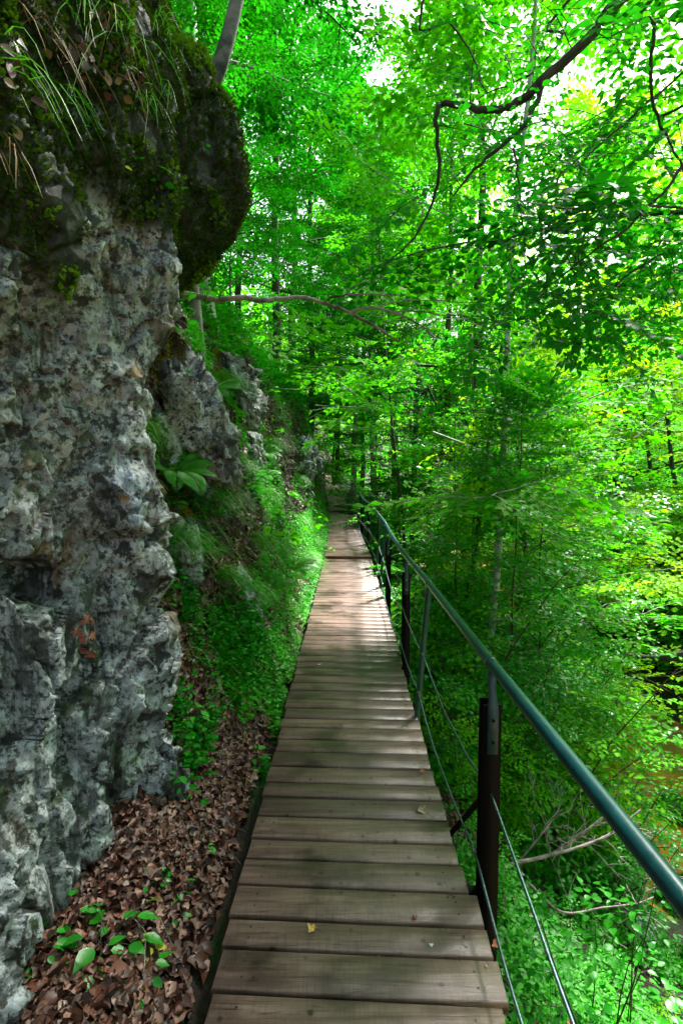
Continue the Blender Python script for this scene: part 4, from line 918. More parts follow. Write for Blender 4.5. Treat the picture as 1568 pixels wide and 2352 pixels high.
dead_branch([(1210, 2025), (1290, 2095), (1380, 2085), (1460, 2075), (1500, 2060)], [3.8, 3.9, 4.0, 4.1, 4.2], .010, 'long thin dead branch lowest on the slope', 4)
# bare stem at the right edge
def wood_piece(name, pts, r0, r1, m, label, cat):
    P = smooth_poly([at(*p) for p in pts], 5); root = empty(name, P[0]); tag(root, label, cat); g = Geo(); tube_to(g, P - P[0], np.linspace(r0, r1, len(P)), 9); g.obj('wood', m, root, True)
tk = smooth_poly([(-1.55, 5.7, gz(-1.55, 5.7) - .2), (-1.62, 5.65, 4.2), at(470, 260, 5.6), at(505, 150, 5.6), at(528, 70, 5.65), at(548, -20, 5.7), at(600, -260, 5.9), at(640, -600, 6.2)], 5)
root = empty('leaning_tree', tk[0]); tag(root, 'bent trunk, pale on its right side, rising from behind the overhang at the top', 'tree'); g = Geo(); tube_to(g, tk - tk[0], np.linspace(.085, .06, len(tk)), 12); g.obj('trunk', simple('bark_patchy', (.008, .007, .006), .8, nscale=3.5, col2=(.16, .15, .14), bmp=.01), root, True)
wood_piece('dead_limb', [(1400, 1490, 7.6), (1440, 1506, 7.5), (1500, 1512, 7.3), (1560, 1505, 7.1), (1680, 1470, 7)], .03, .07, BARK, 'dark limb reaching in from the right edge over the gully', 'fallen trunk')
wood_piece('fallen_log', [(1425, 2170, 5.0), (1470, 2210, 4.9), (1500, 2250, 4.8)], .05, .035, BARKG, 'short pale log lying by the creek at the lower right', 'log')

# ------------------------------------------------------------------ creek stones
def stone(x, y, s, seed, label, moss=False):
    n = 20; th = np.linspace(0, 2 * np.pi, 2 * n, endpoint=False); ph = np.linspace(.03, np.pi - .03, n); T, Pp = np.meshgrid(th, ph)
    D = np.stack([np.sin(Pp) * np.cos(T), np.sin(Pp) * np.sin(T), np.cos(Pp)], -1).reshape(-1, 3); P = D * np.array([s, s * .8, s * .5]); w_ = P / s + seed * 3.1
    P = P * (1 + (fbm(w_ * 1.6, 3, seed) - .5)[:, None] * .7 + facets(w_ * 2, seed)[0][:, None] * .25)
    i = np.arange(n - 1)[:, None] * 2 * n; j = np.arange(2 * n)[None]; j2 = (j + 1) % (2 * n); F = np.stack([i + j, i + 2 * n + j, i + 2 * n + j2, i + j2], -1).reshape(-1, 4)
    root = empty('creek_stone', (x, y, max(gz(x, y), -3.7) + s * .12)); tag(root, label, 'stone', 'stones along the creek'); o = Geo().add(P, F).obj('stone', ROCK, root)
    mv = np.full(len(P), 0.); 
    if moss: mv = sstep(D[:, 2], -.1, .3)
    a = o.data.attributes.new('mossy', 'FLOAT', 'POINT'); a.data.foreach_set('value', mv.astype(np.float32))
    if moss:
        r2 = np.random.default_rng(seed); Q, N = sample_tris(P, F, 2600, r2, mv[F].mean(1) > .5); N = norm(Q); ou = norm(N + r2.normal(size=N.shape) * .5)
        gg = Geo(); add_leaves(gg, Q, ou, tangent(ou, r2), r2.uniform(.02, .05, len(Q))); gg.obj('moss', G_HERB, root)
for a in [(3.15, 4.3, .28, 1, 'pale wet stone at the creek edge below the dead branches'), (3.5, 5.0, .34, 2, 'mossy green boulder standing in the brown water', True), (3.0, 3.6, .22, 3, 'small grey stone under the thin shoots'),
          (3.7, 4.2, .30, 4, 'second mossy boulder nearer in the brown water', True), (3.4, 3.2, .35, 5, 'flat grey stone at the lower right edge'), (4.3, 6.3, .45, 6, 'large mossy boulder midstream behind the handrail', True),
          (3.0, 5.3, .2, 7, 'little pale stone half in the water'), (2.85, 2.9, .26, 8, 'grey stone nearest in the lower right corner'), (5.4, 8.0, .5, 9, 'farthest mossy boulder in the creek', True)]:
    stone(*a)

# ------------------------------------------------------------------ leaf litter, undergrowth, grass (nobody could count these)
rng = np.random.default_rng(77)
def ground_pts(n, cond, seed, dens_noise=None, thr=.5, k=2.0):
    r = np.random.default_rng(seed); P, N = sample_tris(GVq, GF, n, r, cond); N = np.where(N[:, 2:] < -.2, -N, N)
    if dens_noise is not None: m = fbm(P * k, 3, dens_noise) > thr; P, N = P[m], N[m]
    return P, N
cx_, cy_, cz_ = GC[:, 0], GC[:, 1], GC[:, 2]
def litter(name, n, cond, seed, size, thr=None):
    P, N = ground_pts(n, cond, seed, 12 if thr else None, thr or 0, 1.6); r = np.random.default_rng(seed + 1); t = tangent(N, r); up = norm(N + r.normal(size=N.shape) * .45)
    m = ~((P[:, 0] > -.56) & (P[:, 0] < .6) & (P[:, 1] < 21)); P, N, t, up = P[m], N[m], t[m], up[m]
    cup = LEAF_V.copy(); cup[:, 2] += np.array([0, .0, .16, -.10, .02, .20]); R = frames(t, up, r.uniform(size * .6, size * 1.25, len(P))); g = Geo()
    k = len(P) // 2; inst(g, cup * [1.5, 1, 1.3], LEAF_F, R[:k], P[:k] + N[:k] * r.uniform(.0, .03, (k, 1)))
    R = R * np.where(r.random(len(R)) < .16, 1.5, .92)[:, None, None]
    c2 = BLEAF_V * [1.15, 1, 1.0]; c2[:, 2] += .9 * c2[:, 0] ** 2 - .25 * (c2[:, 1] - .4) ** 2 * 2; q2 = P[k:] + N[k:] * r.uniform(.0, .03, (len(P) - k, 1))
    inst(g, c2, BLEAF_F4, R[k:], q2); inst(g, c2, BLEAF_F3, R[k:], q2)
    return tag(g.obj(name, LITTER), kind='stuff', label='brown fallen beech leaves', cat='leaf litter')
near_l = (cx_ < -.5) & (cx_ > -1.75) & (cy_ > 1.1) & (cy_ < 3.4) & (cz_ < .5)
litter('leaf_litter', 17000, near_l, 1, .046)
bank_lo = (cx_ < -.5) & (cx_ > -1.6) & (cy_ > 3.2) & (cy_ < 7.5) & (cz_ < 1.1); litter('leaf_litter', 9500, bank_lo, 3, .046, .22)
bank_hi = (cx_ < -.5) & (cx_ > -2.4) & (cy_ > 3.0) & (cy_ < 20) & (cz_ < 4); litter('leaf_litter', 30000, bank_hi, 5, .05, .42)
slope_r = (cx_ > .55) & (cx_ < 3.6) & (cy_ > 1.5) & (cy_ < 12); litter('leaf_litter', 16000, slope_r, 7, .07, .44)

def herbs(name, n, cond, seed, size, hmax, m, thr=.45, k=1.8, label='low green leafy undergrowth', deckclear=True, nz_seed=33):
    P, N = ground_pts(n, cond, seed, nz_seed, thr, k); r = np.random.default_rng(seed + 2)
    c = len(P); g = Geo(); st = norm(N * .4 + np.array([0, 0, .8]) + r.normal(size=N.shape) * .3); h = r.uniform(.02, hmax, (c, 1)); tip = P + st * h
    for j in range(3):
        a = r.uniform(0, 2 * math.pi, c); f = np.stack([np.cos(a), np.sin(a), r.uniform(-.45, .35, c)], 1); up = norm(np.array([0, 0, 1.]) + r.normal(size=(c, 3)) * .35)
        pos = tip - st * h * .18 * j
        mm = ~((pos[:, 0] > -.47) & (pos[:, 0] < .55) & (pos[:, 1] < 21) & (pos[:, 2] > -.3)) if deckclear else np.ones(c, bool)
        add_leaves(g, pos[mm], f[mm], up[mm], r.uniform(size * .6, size * 1.2, mm.sum()), 0, broad=size > .07)
    return tag(g.obj(name, m), kind='stuff', label=label, cat='undergrowth')
bk2 = (cx_ < -.5) & (cx_ > -2.6) & (cy_ >= 6.5) & (cy_ < 24) & (cz_ < 4.6)
bk = (cx_ < -.5) & (cx_ > -2.6) & (cy_ > 2.9) & (cy_ < 8) & (cz_ < 4.6); herbs('undergrowth', 30000, bk & ~((cy_ < 5.0) & (cx_ > -.80)), 11, .034, .14, G_HERB, .53, 1.9)
herbs('undergrowth', 3200, bk2 & (cz_ < 2.5) | (bk & (cx_ < -.78)), 14, .075, .22, G_MID, .54, 1.3, nz_seed=44)
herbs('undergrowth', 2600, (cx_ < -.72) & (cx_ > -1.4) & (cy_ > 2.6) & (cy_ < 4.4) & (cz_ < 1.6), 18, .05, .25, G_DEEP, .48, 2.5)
herbs('undergrowth', 5000, bk & (cy_ < 5.2) & (cz_ < .6) & (cx_ > -1.05), 12, .045, .12, G_HERB, .56, 2.6)
bk2 = (cx_ < -.5) & (cx_ > -2.6) & (cy_ >= 6.5) & (cy_ < 24) & (cz_ < 4.6); herbs('undergrowth', 26000, bk2, 13, .055, .20, G_HERB, .47)
bk3 = (cx_ < -.42) & (cx_ > -.95) & (cy_ >= 8.2) & (cy_ < 20) & (cz_ < 1.0); herbs('undergrowth', 6500, bk3, 15, .05, .30, G_HERB, .2)
bk4 = (cx_ < -1.3) & (cx_ > -9) & (cy_ >= 3) & (cy_ < 30) & (cz_ > 3.3); herbs('undergrowth', 30000, bk4, 16, .09, .5, G_MID, .35)
sr = (cx_ > .6) & (cx_ < 3.6) & (cy_ > 1.2) & (cy_ < 7.5); herbs('undergrowth', 20000, sr, 17, .045, .22, G_HERB, .46, label='bright leafy plants covering the slope down to the creek')
sr2 = (cx_ > .6) & (cx_ < 3.7) & (cy_ >= 7) & (cy_ < 26); herbs('undergrowth', 24000, sr2, 19, .08, .4, G_MID, .3)
sr3 = (cx_ > 7.7) & (cx_ < 30) & (cy_ > 2) & (cy_ < 45); herbs('undergrowth', 60000, sr3, 21, .17, .8, G_LIT, .2, label='sunlit undergrowth on the far creek bank')
sr4 = (cx_ > -6) & (cx_ < 6) & (cy_ > 21.5) & (cy_ < 45) & ~((cx_ > -2.6) & (cx_ < .5) & (cy_ < 38)); herbs('undergrowth', 16000, sr4, 23, .14, .5, G_LIT, .3, label='light green undergrowth beyond the landing', deckclear=False)
# distant woodland that reads as one mass
far = ((cy_ > 38) | (cx_ > 15) | (cx_ < -9)) & (cy_ > -5) & (cy_ < 150) & (np.abs(cx_) < 100)
P, N = ground_pts(60000, far, 29); r = np.random.default_rng(8); P = P + np.array([0, 0, 1.]) * r.uniform(0, 9, (len(P), 1)) ; g = Geo()
add_leaves(g, P, rdir(r, len(P)), norm(np.array([0, -.3, 1.]) + r.normal(size=P.shape) * .5), r.uniform(.5, 1.1, len(P))); tag(g.obj('distant_woodland', G_LIT), kind='stuff', label='far wooded slopes of the gorge', cat='woodland')

# grass blades
def blades(P, N, r, L, wd, g, m=0, hang=.6, dirv=None):
    n = len(P); k = 5; a = r.uniform(0, 2 * math.pi, n); side = np.stack([np.cos(a), np.sin(a), np.zeros(n)], 1); out = norm(N * .8 + np.array([0, 0, .9]) + r.normal(size=N.shape) * .35) if dirv is None else norm(dirv + r.normal(size=N.shape) * .3)
    Ls = L * r.uniform(.5, 1.2, n); fallv = norm(N * np.array([1, 1, 0]) + r.normal(size=N.shape) * np.array([.5, .5, 0])); V = []
    for i in range(k):
        t = i / (k - 1); c = P + out * (Ls * t)[:, None] * (1 - .35 * t) + fallv * (Ls * t * t * .45)[:, None] - np.array([0, 0, 1.]) * (Ls * hang * t ** 2.2)[:, None]; w_ = wd * (1 - t) ** .7 + .0004
        V += [c - side * w_, c + side * w_]
    V = np.stack(V, 1); F = np.array([[2 * i, 2 * i + 1, 2 * i + 3, 2 * i + 2] for i in range(k - 1)]); F = (F[None] + (np.arange(n) * 2 * k)[:, None, None]).reshape(-1, 4); g.add(V.reshape(-1, 3), F, m)
def grass_stuff(n, cond, seed, L, lab, k=1.6, thr=.52, mt=None):
    P, N = ground_pts(n, cond, seed, 91, thr, k); m = P[:, 0] < -.5; P, N = P[m], N[m]; r = np.random.default_rng(seed); g = Geo(); blades(P, N, r, L, .0034, g, 0, .7)
    tag(g.obj('grass', mt or G_GRASS), kind='stuff', label=lab, cat='grass')
grass_stuff(8000, (cx_ < -.5) & (cx_ > -2) & (cy_ > 2.7) & (cy_ < 14) & (cz_ < 4), 71, .24, 'thin green grass on the left bank')
grass_stuff(3500, (cx_ < -.5) & (cx_ > -2) & (cy_ > 2.7) & (cy_ < 8) & (cz_ < 3), 72, .2, 'dry straw coloured grass on the left bank', 2.4, .5, STRAW)
# fine twigs lying in the litter
P, N = ground_pts(420, near_l | bank_lo, 73); r = np.random.default_rng(73); g = Geo()
for p_, n_ in zip(P, N):
    if p_[0] > -.58: continue
    d_ = tangent(n_[None], r)[0]; l_ = r.uniform(.04, .22); q_ = limb(p_ + n_ * .02, d_, l_, r, .25, 0, 4); tube_to(g, q_, np.linspace(.0022, .001, 5), 4, cap=False)
tag(g.obj('fallen_twigs', TWIGD), kind='stuff', label='fine fallen twigs in the leaf litter', cat='twigs')
def tufts(name, centers, label, group, L=.28, n=60, wd=.0022, mats=(G_GRASS,), parent_name='grass_blades', hang=.75):
    for i, (c, nrm, sc, lab) in enumerate(centers):
        r = np.random.default_rng(100 + i * 7 + int(sc * 100)); root = empty(name, c); tag(root, lab, 'grass tuft', group); g = Geo()
        P = r.normal(size=(n, 3)) * .03 * sc; N = np.broadcast_to(np.array(nrm, float), (n, 3)); blades(P, N, r, L * sc, wd, g, 0, hang); g.obj(parent_name, mats[i % len(mats)], root)
bank_t = []
def on_bank(z, y):
    X, Z = section(y); return np.array([np.interp(z, Z[:14][::-1], X[:14][::-1]), y, z])
ORD = ['nearest', 'second nearest', 'third nearest', 'fourth nearest', 'fifth nearest', 'sixth nearest', 'seventh nearest', 'eighth nearest', 'ninth nearest', 'tenth nearest', 'eleventh nearest', 'twelfth nearest', 'thirteenth nearest', 'fourteenth nearest', 'fifteenth nearest', 'sixteenth nearest', 'seventeenth nearest', 'eighteenth nearest']
lr = random.Random(9)
tp_ = sorted([(2.0, 3.5), (1.25, 3.6), (.9, 4.1), (1.5, 4.3), (.65, 4.7), (2.5, 4.8), (1.0, 5.3), (.5, 5.7), (1.8, 6.1), (2.8, 6.4), (.7, 6.9), (1.4, 7.4), (.3, 8.6), (.25, 9.4), (.9, 9.2), (2.2, 9.0), (.4, 10.3), (1.6, 11)], key=lambda q: q[1])
for i, (z, y) in enumerate(tp_): bank_t.append((on_bank(z, y) + (.02, 0, 0), (1, -.2, .3), lr.uniform(.9, 1.5), f'{ORD[i]} to the camera of the drooping grass tufts on the left bank'))
tufts('grass_tuft', bank_t, '', 'grass tufts on the bank', n=150, L=.36)

# ferns
def fern_geo(seed, L=.42, nf=9):
    r = np.random.default_rng(seed); gl, gs = Geo(), Geo()
    for f in range(nf):
        a = f * 2.4 + r.uniform(-.3, .3); h = np.array([math.cos(a), math.sin(a), 0]); l = L * r.uniform(.7, 1.1); t = np.linspace(0, 1, 30); P = np.outer(t * l * .9, h) + np.outer(l * (.75 * t - .62 * t ** 2.2), [0, 0, 1])
        tube_to(gs, P, np.linspace(.003, .001, 30), 3, cap=False); T = norm(np.gradient(P, axis=0)); sd = np.cross(T, [0, 0, 1]); sd = norm(sd); up = np.cross(sd, T)
        for s in (-1, 1):
            i = np.arange(3, 30); wl = l * .25 * np.sin(np.pi * np.clip(t[i] * .85 + .12, 0, 1)) ** .8; add_leaves(gl, P[i], norm(sd[i] * s + T[i] * .35 - up[i] * .1), up[i], wl)
    gl.V = [v_.reshape(-1, 6, 3).mean(1, keepdims=True) * 0 + v_.reshape(-1, 6, 3) for v_ in gl.V]
    for v_ in gl.V:                      # narrow the pinnae about their own midrib
        mid = (v_[:, 1] + v_[:, 5]) / 2; mid2 = (v_[:, 2] + v_[:, 4]) / 2
        for a_, m_ in ((1, mid), (5, mid), (2, mid2), (4, mid2)): v_[:, a_] = m_ + (v_[:, a_] - m_) * .42
    gl.V = [v_.reshape(-1, 3) for v_ in gl.V]; return gl, gs
FG = [fern_geo(1), fern_geo(2, .34, 7)]
fs = sorted([(1.15, 7.3), (1.65, 7.8), (.75, 7.7), (1.3, 9.4), (2.0, 8.4), (.55, 9.9), (1.0, 11.2), (.7, 12.6), (.5, 5.4), (.95, 6.2), (1.7, 3.9), (2.5, 5.6), (.4, 6.9)], key=lambda q: q[1]); roots = []
for i, (z, y) in enumerate(fs):
    p = on_bank(z, y) + (.05, 0, .0); lab = f'{ORD[i]} to the camera of the green ferns on the left bank'; sc = lr.uniform(.8, 1.2)
    if len(roots) < 2:
        ro_ = empty('fern', p, lr.uniform(0, 6)); tag(ro_, lab, 'fern', 'ferns on the left bank'); FG[i][0].obj('fronds', G_FERN, ro_); FG[i][1].obj('stalks', TWIG, ro_); ro_.rotation_euler[1] = .5; ro_.scale = (sc,) * 3; roots.append(ro_)
    else: copy_thing(roots[i % 2], p, lr.uniform(0, 6), sc, lab, (0, .5))
# broad arching leaves on the bank
def leafy_plant(name, loc, n, size, seed, mat_, label, group, spread=.1, rise=.12, tilt=.2, cat='plant'):
    r = np.random.default_rng(seed); root = empty(name, loc); tag(root, label, cat, group); gl, gs = Geo(), Geo()
    for i in range(n):
        a = i * 2.4 + r.uniform(-.4, .4); h = np.array([math.cos(a), math.sin(a), 0]); l = r.uniform(.4, 1.) * spread; tip = h * l + np.array([0, 0, rise * r.uniform(.5, 1.1)])
        tube_to(gs, smooth_poly([(0, 0, -.02), tip * np.array([.4, .4, .8]), tip], 3), .0015, 4, cap=False); add_leaves(gl, tip[None], norm(h + np.array([0, 0, r.uniform(-.5, .1)]))[None], norm(np.array([r.normal() * tilt, r.normal() * tilt, 1]))[None], np.array([size * r.uniform(.7, 1.15)]), 0, True)
    gl.obj('leaves', mat_, root); gs.obj('stems', TWIG, root); return root
G_FORE = leaf_mat('leaf_foreground', [(.004, .10, .004), (.010, .17, .006), (.02, .22, .008)], (.05, .45, .004), .3, .4, .5)
GP = 'small leafy plants in the leaf litter'
for i, (px_, py_, n, s, lab) in enumerate([(250, 2265, 9, .105, 'broad leaved green plant largest in the leaf litter at the lower left'), (150, 2225, 5, .075, 'plant with two wide ovate leaves left of the largest one'), (90, 2300, 8, .06, 'small leafed plant in the lower left corner'),
        (395, 2105, 4, .055, 'small seedling right of the rock foot in the litter'), (350, 2090, 3, .045, 'tiny two leaved seedling beside the small seedling'), (320, 2325, 5, .07, 'seedling at the bottom edge of the picture in the litter'), (215, 2320, 6, .065, 'leafy sprig between the corner plant and the bottom edge'),
        (455, 1990, 5, .05, 'seedling near the boardwalk edge where the litter narrows'), (380, 2170, 4, .05, 'pale seedling in the middle of the leaf litter')]):
    Yd = 1.70 * FOC / (py_ - 1088) * 1.02; p = at(px_, py_, Yd); p[2] = gz(p[0], p[1]) + .01; leafy_plant('leafy_plant', p, n + 3, s * .85, 200 + i, G_FORE, lab, GP, s * 1.5, s * 1.1, .35)
G_YPALE = leaf_mat('leaf_pale_yellow', [(.35, .42, .02), (.5, .5, .05)], (.5, .6, .05), .4)
p = at(350, 2235, 1.82); p[2] = gz(p[0], p[1]) + .03; leafy_plant('yellowing_plant', p, 3, .055, 240, G_YPALE, 'pale yellow drooping leaves beside the largest green plant', None, .03, .07, .8)
for i, (px_, py_, Y, n, s, lab) in enumerate([(560, 1120, 4.5, 6, .11, 'arching broad leaved plant hanging from the shaded rock'), (470, 1290, 3.9, 8, .10, 'dark lance leaved plant among grass behind the rock face'), (430, 1545, 3.4, 8, .08, 'leafy plant low in the gap beside the rock face'), (580, 1750, 3.2, 8, .06, 'leafy plant touching the boardwalk edge above the litter'),
        (660, 1440, 4.9, 7, .07, 'leafy plant at the boardwalk edge by the upper litter'), (560, 1560, 4.0, 6, .07, 'leafy plant on top of the brown litter slope'), (440, 1660, 3.0, 7, .07, 'dark leafy plant at the foot of the gap'), (470, 690, 4.3, 7, .10, 'light green leaves at the root of the bare branch')]):
    leafy_plant('leafy_plant', at(px_, py_, Y), n, s, 260 + i, G_HERB if i not in (0, 1) else G_MID, lab, 'leafy plants on the left bank', s * 1.3, s)

# ------------------------------------------------------------------ plants rooted on the rock face
def rock_at(cx, cy):
    px, py, dz = proj(RCc); d = np.hypot(px - cx, py - cy); m = (d < 14) & RFacing
    if not m.any(): j = np.argmin(d)
    else: k = np.where(m)[0]; j = k[np.argmin(dz[k])]
    return RCc[j], RNn[j] * (-1 if (RNn[j] * (RCc[j] - np.array([0, 0, EYE]))).sum() > 0 else 1)
def rock_tuft(cx, cy, sc, m, lab, n=12, L=.22, seed=0):
    p, nn = rock_at(cx, cy); r = np.random.default_rng(seed + int(cx)); root = empty('hanging_grass', p); tag(root, lab, 'grass tuft', 'grass hanging on the rock face'); g = Geo()
    P = r.normal(size=(n, 3)) * .028 * sc; blades(P, np.broadcast_to(nn, (n, 3)), r, L * sc, .0024, g, 0, 1.25); g.obj('blades', m, root)
for i, (x, y, sc, m, lab) in enumerate([(30, 150, 1.1, G_GRASS, 'green grass hanging at the top left corner of the rock'), (60, 60, 1.2, STRAW, 'straw coloured blades in the top left corner'), (130, 120, 1.2, STRAW, 'long straw blades right of the corner grass'), (150, 210, .8, G_GRASS, 'short green tuft above the moss cushion'), (230, 60, 1.3, STRAW, 'straw blades falling beside the brown leaves'),
        (285, 90, 1.2, G_GRASS, 'green blades at the top of the rock'), (280, 170, 1.2, STRAW, 'longest dry strands falling down the middle of the mossy rock'), (10, 330, .9, STRAW, 'dry bent blades at the left edge'), (330, 230, .9, G_GRASS, 'arching green blades right of the dry strands'), (380, 200, 1.0, G_GRASS, 'green blades curving on the dark overhang'), (370, 60, 1.1, G_GRASS, 'grass on the rock crest at the top'), (180, 20, 1.2, G_GRASS, 'grass tuft on the top edge between straw blades')]):
    rock_tuft(x, y, sc, m, lab, seed=i)
for i, (x, y, n, s, lab) in enumerate([(335, 385, 3, .075, 'two large green leaves on the bare rock'), (180, 245, 2, .045, 'small single leaf above the moss cushion'), (365, 430, 3, .05, 'narrow bluish leaves below the two large leaves'), (475, 345, 5, .04, 'little trailing sprig on the dark overhang'), (185, 300, 2, .035, 'tiny leaf pair on the moss cushion'), (265, 160, 4, .05, 'leaf sprig beside the dry strands'), (400, 440, 3, .04, 'small leaves at the edge of the dark overhang')]):
    p, nn = rock_at(x, y); leafy_plant('rock_sprig', p + nn * .03, n, s, 300 + i, G_FORE, lab, 'leafy sprigs on the rock face', s * .9, .01, .5)
p, nn = rock_at(275, 395); leafy_plant('yellowing_leaf', p + nn * .03, 1, .04, 330, G_YPALE, 'single yellow leaf left of the two large green leaves', None, .01, .01, .5, 'leaf')
# brown leaves caught on the rock
pts = [(rng.uniform(180, 340), rng.uniform(0, 230)) for _ in range(46)] + [(rng.uniform(0, 120), rng.uniform(100, 330)) for _ in range(14)]
g = Geo(); A = [rock_at(*q_) for q_ in pts]; Pp = np.array([a[0] + a[1] * .02 for a in A]); Nn = np.array([a[1] for a in A]); add_leaves(g, Pp, tangent(Nn, rng), norm(Nn + rng.normal(size=Nn.shape) * .5), rng.uniform(.03, .06, len(Pp)), 0, True)
tag(g.obj('caught_leaves', LITTER), kind='stuff', label='brown dead leaves caught on top of the rock face', cat='leaf litter')

# ------------------------------------------------------------------ things lying on the planks
def deck_pt(px_, py_, z=.004):
    d = CR @ np.array([(px_ - 784) / FOC, -(py_ - 1176) / FOC, -1.0]); return np.array([0, 0, EYE]) + d * ((z - EYE) / d[2])
def fallen_leaf(px_, py_, size, rz, col, label, lobes=5, seed=0):
    r = np.random.default_rng(seed); n = lobes * 4; a = np.linspace(0, 2 * np.pi, n, endpoint=False); rad = (.55 + .45 * np.abs(np.cos(a * lobes / 2)) ** 1.4) * (1 - .25 * np.cos(a - np.pi)) * r.uniform(.85, 1.1, n)
    z = .10 * rad ** 2 * (1 + np.sin(a * 2 + 1) * 1.6) + .02; V = np.stack([np.cos(a) * rad * .5, np.sin(a) * rad * .5, z], 1) * size; mid = V * .5; mid[:, 2] *= .35; c = np.array([[0, 0, .004]])
    i = np.arange(n); g = Geo(); b = np.concatenate([V, mid]); g.add(b, np.stack([i, (i + 1) % n, (i + 1) % n + n, i + n], 1)); g.add(np.concatenate([mid, c]), np.stack([i, (i + 1) % n, np.full(n, n)], 1))
    root = empty('fallen_leaf', deck_pt(px_, py_), rz); tag(root, label, 'leaf', 'fallen leaves on the boardwalk')
    m = simple('fallen_leaf_' + str(seed), col, .6, nscale=60, col2=tuple(x * .5 for x in col)); g.obj('blade', m, root)
    g = Geo(); tube_to(g, smooth_poly([(-.2 * size, 0, .006), (-.6 * size, .1 * size, .012), (-.9 * size, .0, .008)], 3), .0012, 4); g.obj('stalk', TWIG, root)
fallen_leaf(965, 1862, .055, .3, (.55, .42, .24), 'curled tan maple leaf near the right edge of the planks', 5, 1)
fallen_leaf(718, 2134, .042, 2.6, (.60, .40, .08), 'yellow brown leaf with a dark stalk in the middle of the near planks', 5, 2)
fallen_leaf(733, 1526, .045, 0, (.65, .52, .32), 'pale leaf on the bright planks farther up', 3, 3)
fallen_leaf(968, 1773, .035, 1.0, (.50, .14, .03), 'small orange red leaf at the right plank edge', 3, 4)
fallen_leaf(1136, 2188 - 15, .03, 1.2, (.45, .14, .05), 'small red brown leaf at the foot of the near post', 3, 5)
fallen_leaf(905, 2098 - 40, .012, 1.2, (.40, .07, .02), 'tiny red bud scale on the near planks', 3, 6)
fallen_leaf(1040, 2062, .016, .2, (.25, .07, .03), 'tiny dark red leaf near the right edge', 3, 7)
g = Geo(); root = empty('beech_nut', deck_pt(951, 2109)); tag(root, 'open brown beech nut husk on the near planks', 'nut husk')
for k in range(4):
    a = k * math.pi / 2 + .4; add_leaves(g, np.zeros((1, 3)), np.array([[math.cos(a), math.sin(a), .55]]), np.array([[-math.cos(a) * .5, -math.sin(a) * .5, 1]]), np.array([.016]), 0, True)
g.obj('husk', simple('husk_brown', (.16, .05, .02), .7), root); g = Geo(); tube_to(g, [(0, 0, .001), (0, 0, .006), (.001, 0, .010)], [.004, .006, .002], 8); g.obj('nut', simple('nut_orange', (.40, .15, .05), .5), root)
g = Geo(); root = empty('white_fleck', deck_pt(990, 2170, .0025)); tag(root, 'small white splash on the near planks', 'dropping'); a = np.linspace(0, 2 * np.pi, 14, endpoint=False); rr = .007 * (1 + .35 * np.sin(a * 3) + .15 * np.cos(a * 5))  # small irregular white fleck lying flat on the plank
g.add(np.concatenate([np.stack([rr * np.cos(a), rr * np.sin(a), 0 * a], 1), [[0, 0, .0012]]]), np.stack([np.arange(14), (np.arange(14) + 1) % 14, np.full(14, 14)], 1)); g.obj('fleck', simple('chalk_white', (.75, .80, .82), .8), root)
r = np.random.default_rng(4); n = 260; P = np.stack([r.uniform(-.43, .49, n) , r.uniform(1.2, 10.5, n) ** 1.0, np.full(n, .006)], 1); k = r.random(n) < .5; P[k, 0] = .49 - np.abs(r.normal(size=k.sum())) * .08
g = Geo(); add_leaves(g, P, norm(np.stack([r.normal(size=n), r.normal(size=n), 0 * P[:, 0]], 1)), norm(np.array([0, 0, 1.]) + r.normal(size=P.shape) * .4), r.uniform(.004, .016, n)); tag(g.obj('plank_debris', LITTER), kind='stuff', label='tiny bits of bark and leaf on the planks', cat='debris')
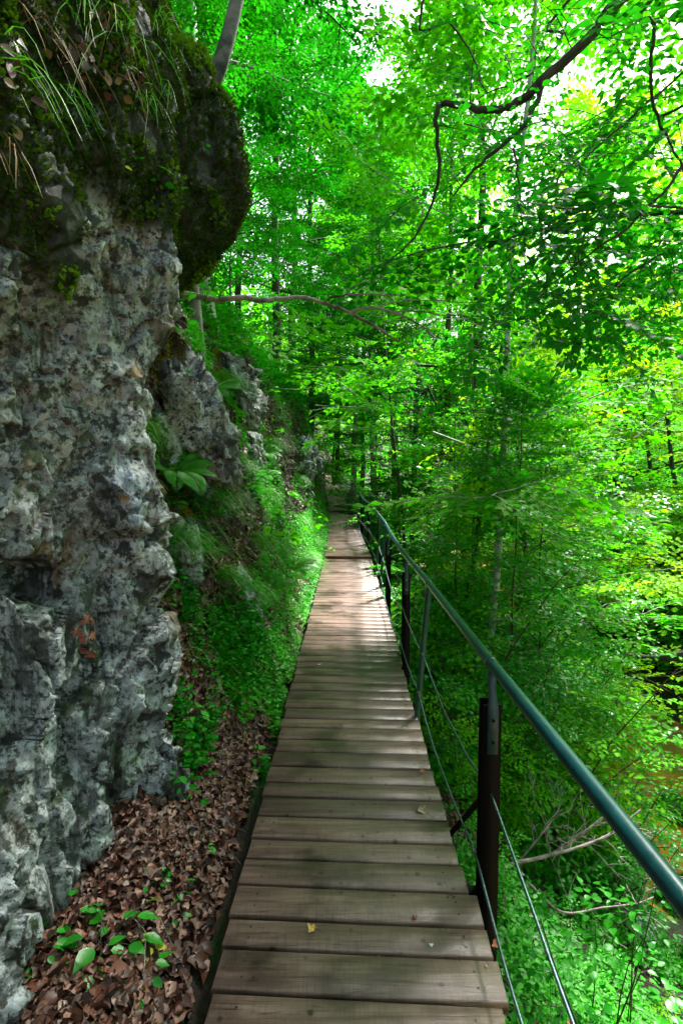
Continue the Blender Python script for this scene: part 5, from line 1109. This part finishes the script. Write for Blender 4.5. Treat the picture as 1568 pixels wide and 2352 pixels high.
def open_canopy(cols):  # holes cut in the leaves along sun rays to place bright patches below
    bpy.context.view_layer.update(); sd = np.array(sun_dir)
    for o in list(bpy.data.objects):
        if o.name.startswith('undergrowth') and o.location.length > 0: continue
        if o.type != 'MESH' or not o.name.startswith(('crown', 'leaves', 'branches', 'boughs', 'undergrowth')) or len(o.data.polygons) < 1500: continue
        me = o.data; M = np.array(o.matrix_world); n = len(me.vertices); V = np.empty(n * 3, np.float32); me.vertices.foreach_get('co', V); V = V.reshape(-1, 3)
        W = V @ M[:3, :3].T + M[:3, 3]; nf = len(me.polygons); ls = np.empty(nf, np.int32); me.polygons.foreach_get('loop_start', ls); lt = np.empty(nf, np.int32); me.polygons.foreach_get('loop_total', lt)
        li = np.empty(len(me.loops), np.int32); me.loops.foreach_get('vertex_index', li); C = W[li[ls]]; cut = np.zeros(nf, bool)
        for (cx, cy, z0, rx_, ry_, frac) in cols:
            t = (C[:, 2] - z0) / sd[2]; q = C - t[:, None] * sd
            cell = _h(np.floor(C[:, 0] / .16).astype(int), np.floor(C[:, 1] / .16).astype(int), np.floor(C[:, 2] / .16).astype(int), 5)
            cut |= (t > 0.2) & (((q[:, 0] - cx) / rx_) ** 2 + ((q[:, 1] - cy) / ry_) ** 2 < .7 + .6 * cell) & (cell < frac)
        if cut.sum() < 4: continue
        g = Geo(); k3 = (lt == 3) & ~cut; k4 = (lt == 4) & ~cut; g.V = [V]; g.n = n
        if k3.any(): g.F[3].append(li[ls[k3][:, None] + np.arange(3)]); g.M[3].append(np.zeros(k3.sum()))
        if k4.any(): g.F[4].append(li[ls[k4][:, None] + np.arange(4)]); g.M[4].append(np.zeros(k4.sum()))
        sm = o.material_slots[0]; mt = sm.material; o.data = g.mesh(me.name, mt)
open_canopy([(.02, 7.9, 0, .95, 2.6, .99), (.0, 5.6, 0, .5, 1.1, .45), (-.15, 13.5, 0, .7, 3.2, .93), (-.3, 18, 0, .6, 2.2, .8), (-.75, 10.2, .8, .5, 2.2, .9), (-1.2, 7.0, 1.6, .5, 1.2, .85), (2.2, 6, -.4, 1.7, 3.2, .35), (4.5, 11, 1, 3.5, 4.5, .5), (2, 12, 5, 2.5, 4, .35), (3, 4, -2.4, 1.2, 1.6, .4)])
print('polys', sum(len(o.data.polygons) for o in bpy.data.objects if o.type == 'MESH'), 'objects', len(bpy.data.objects))
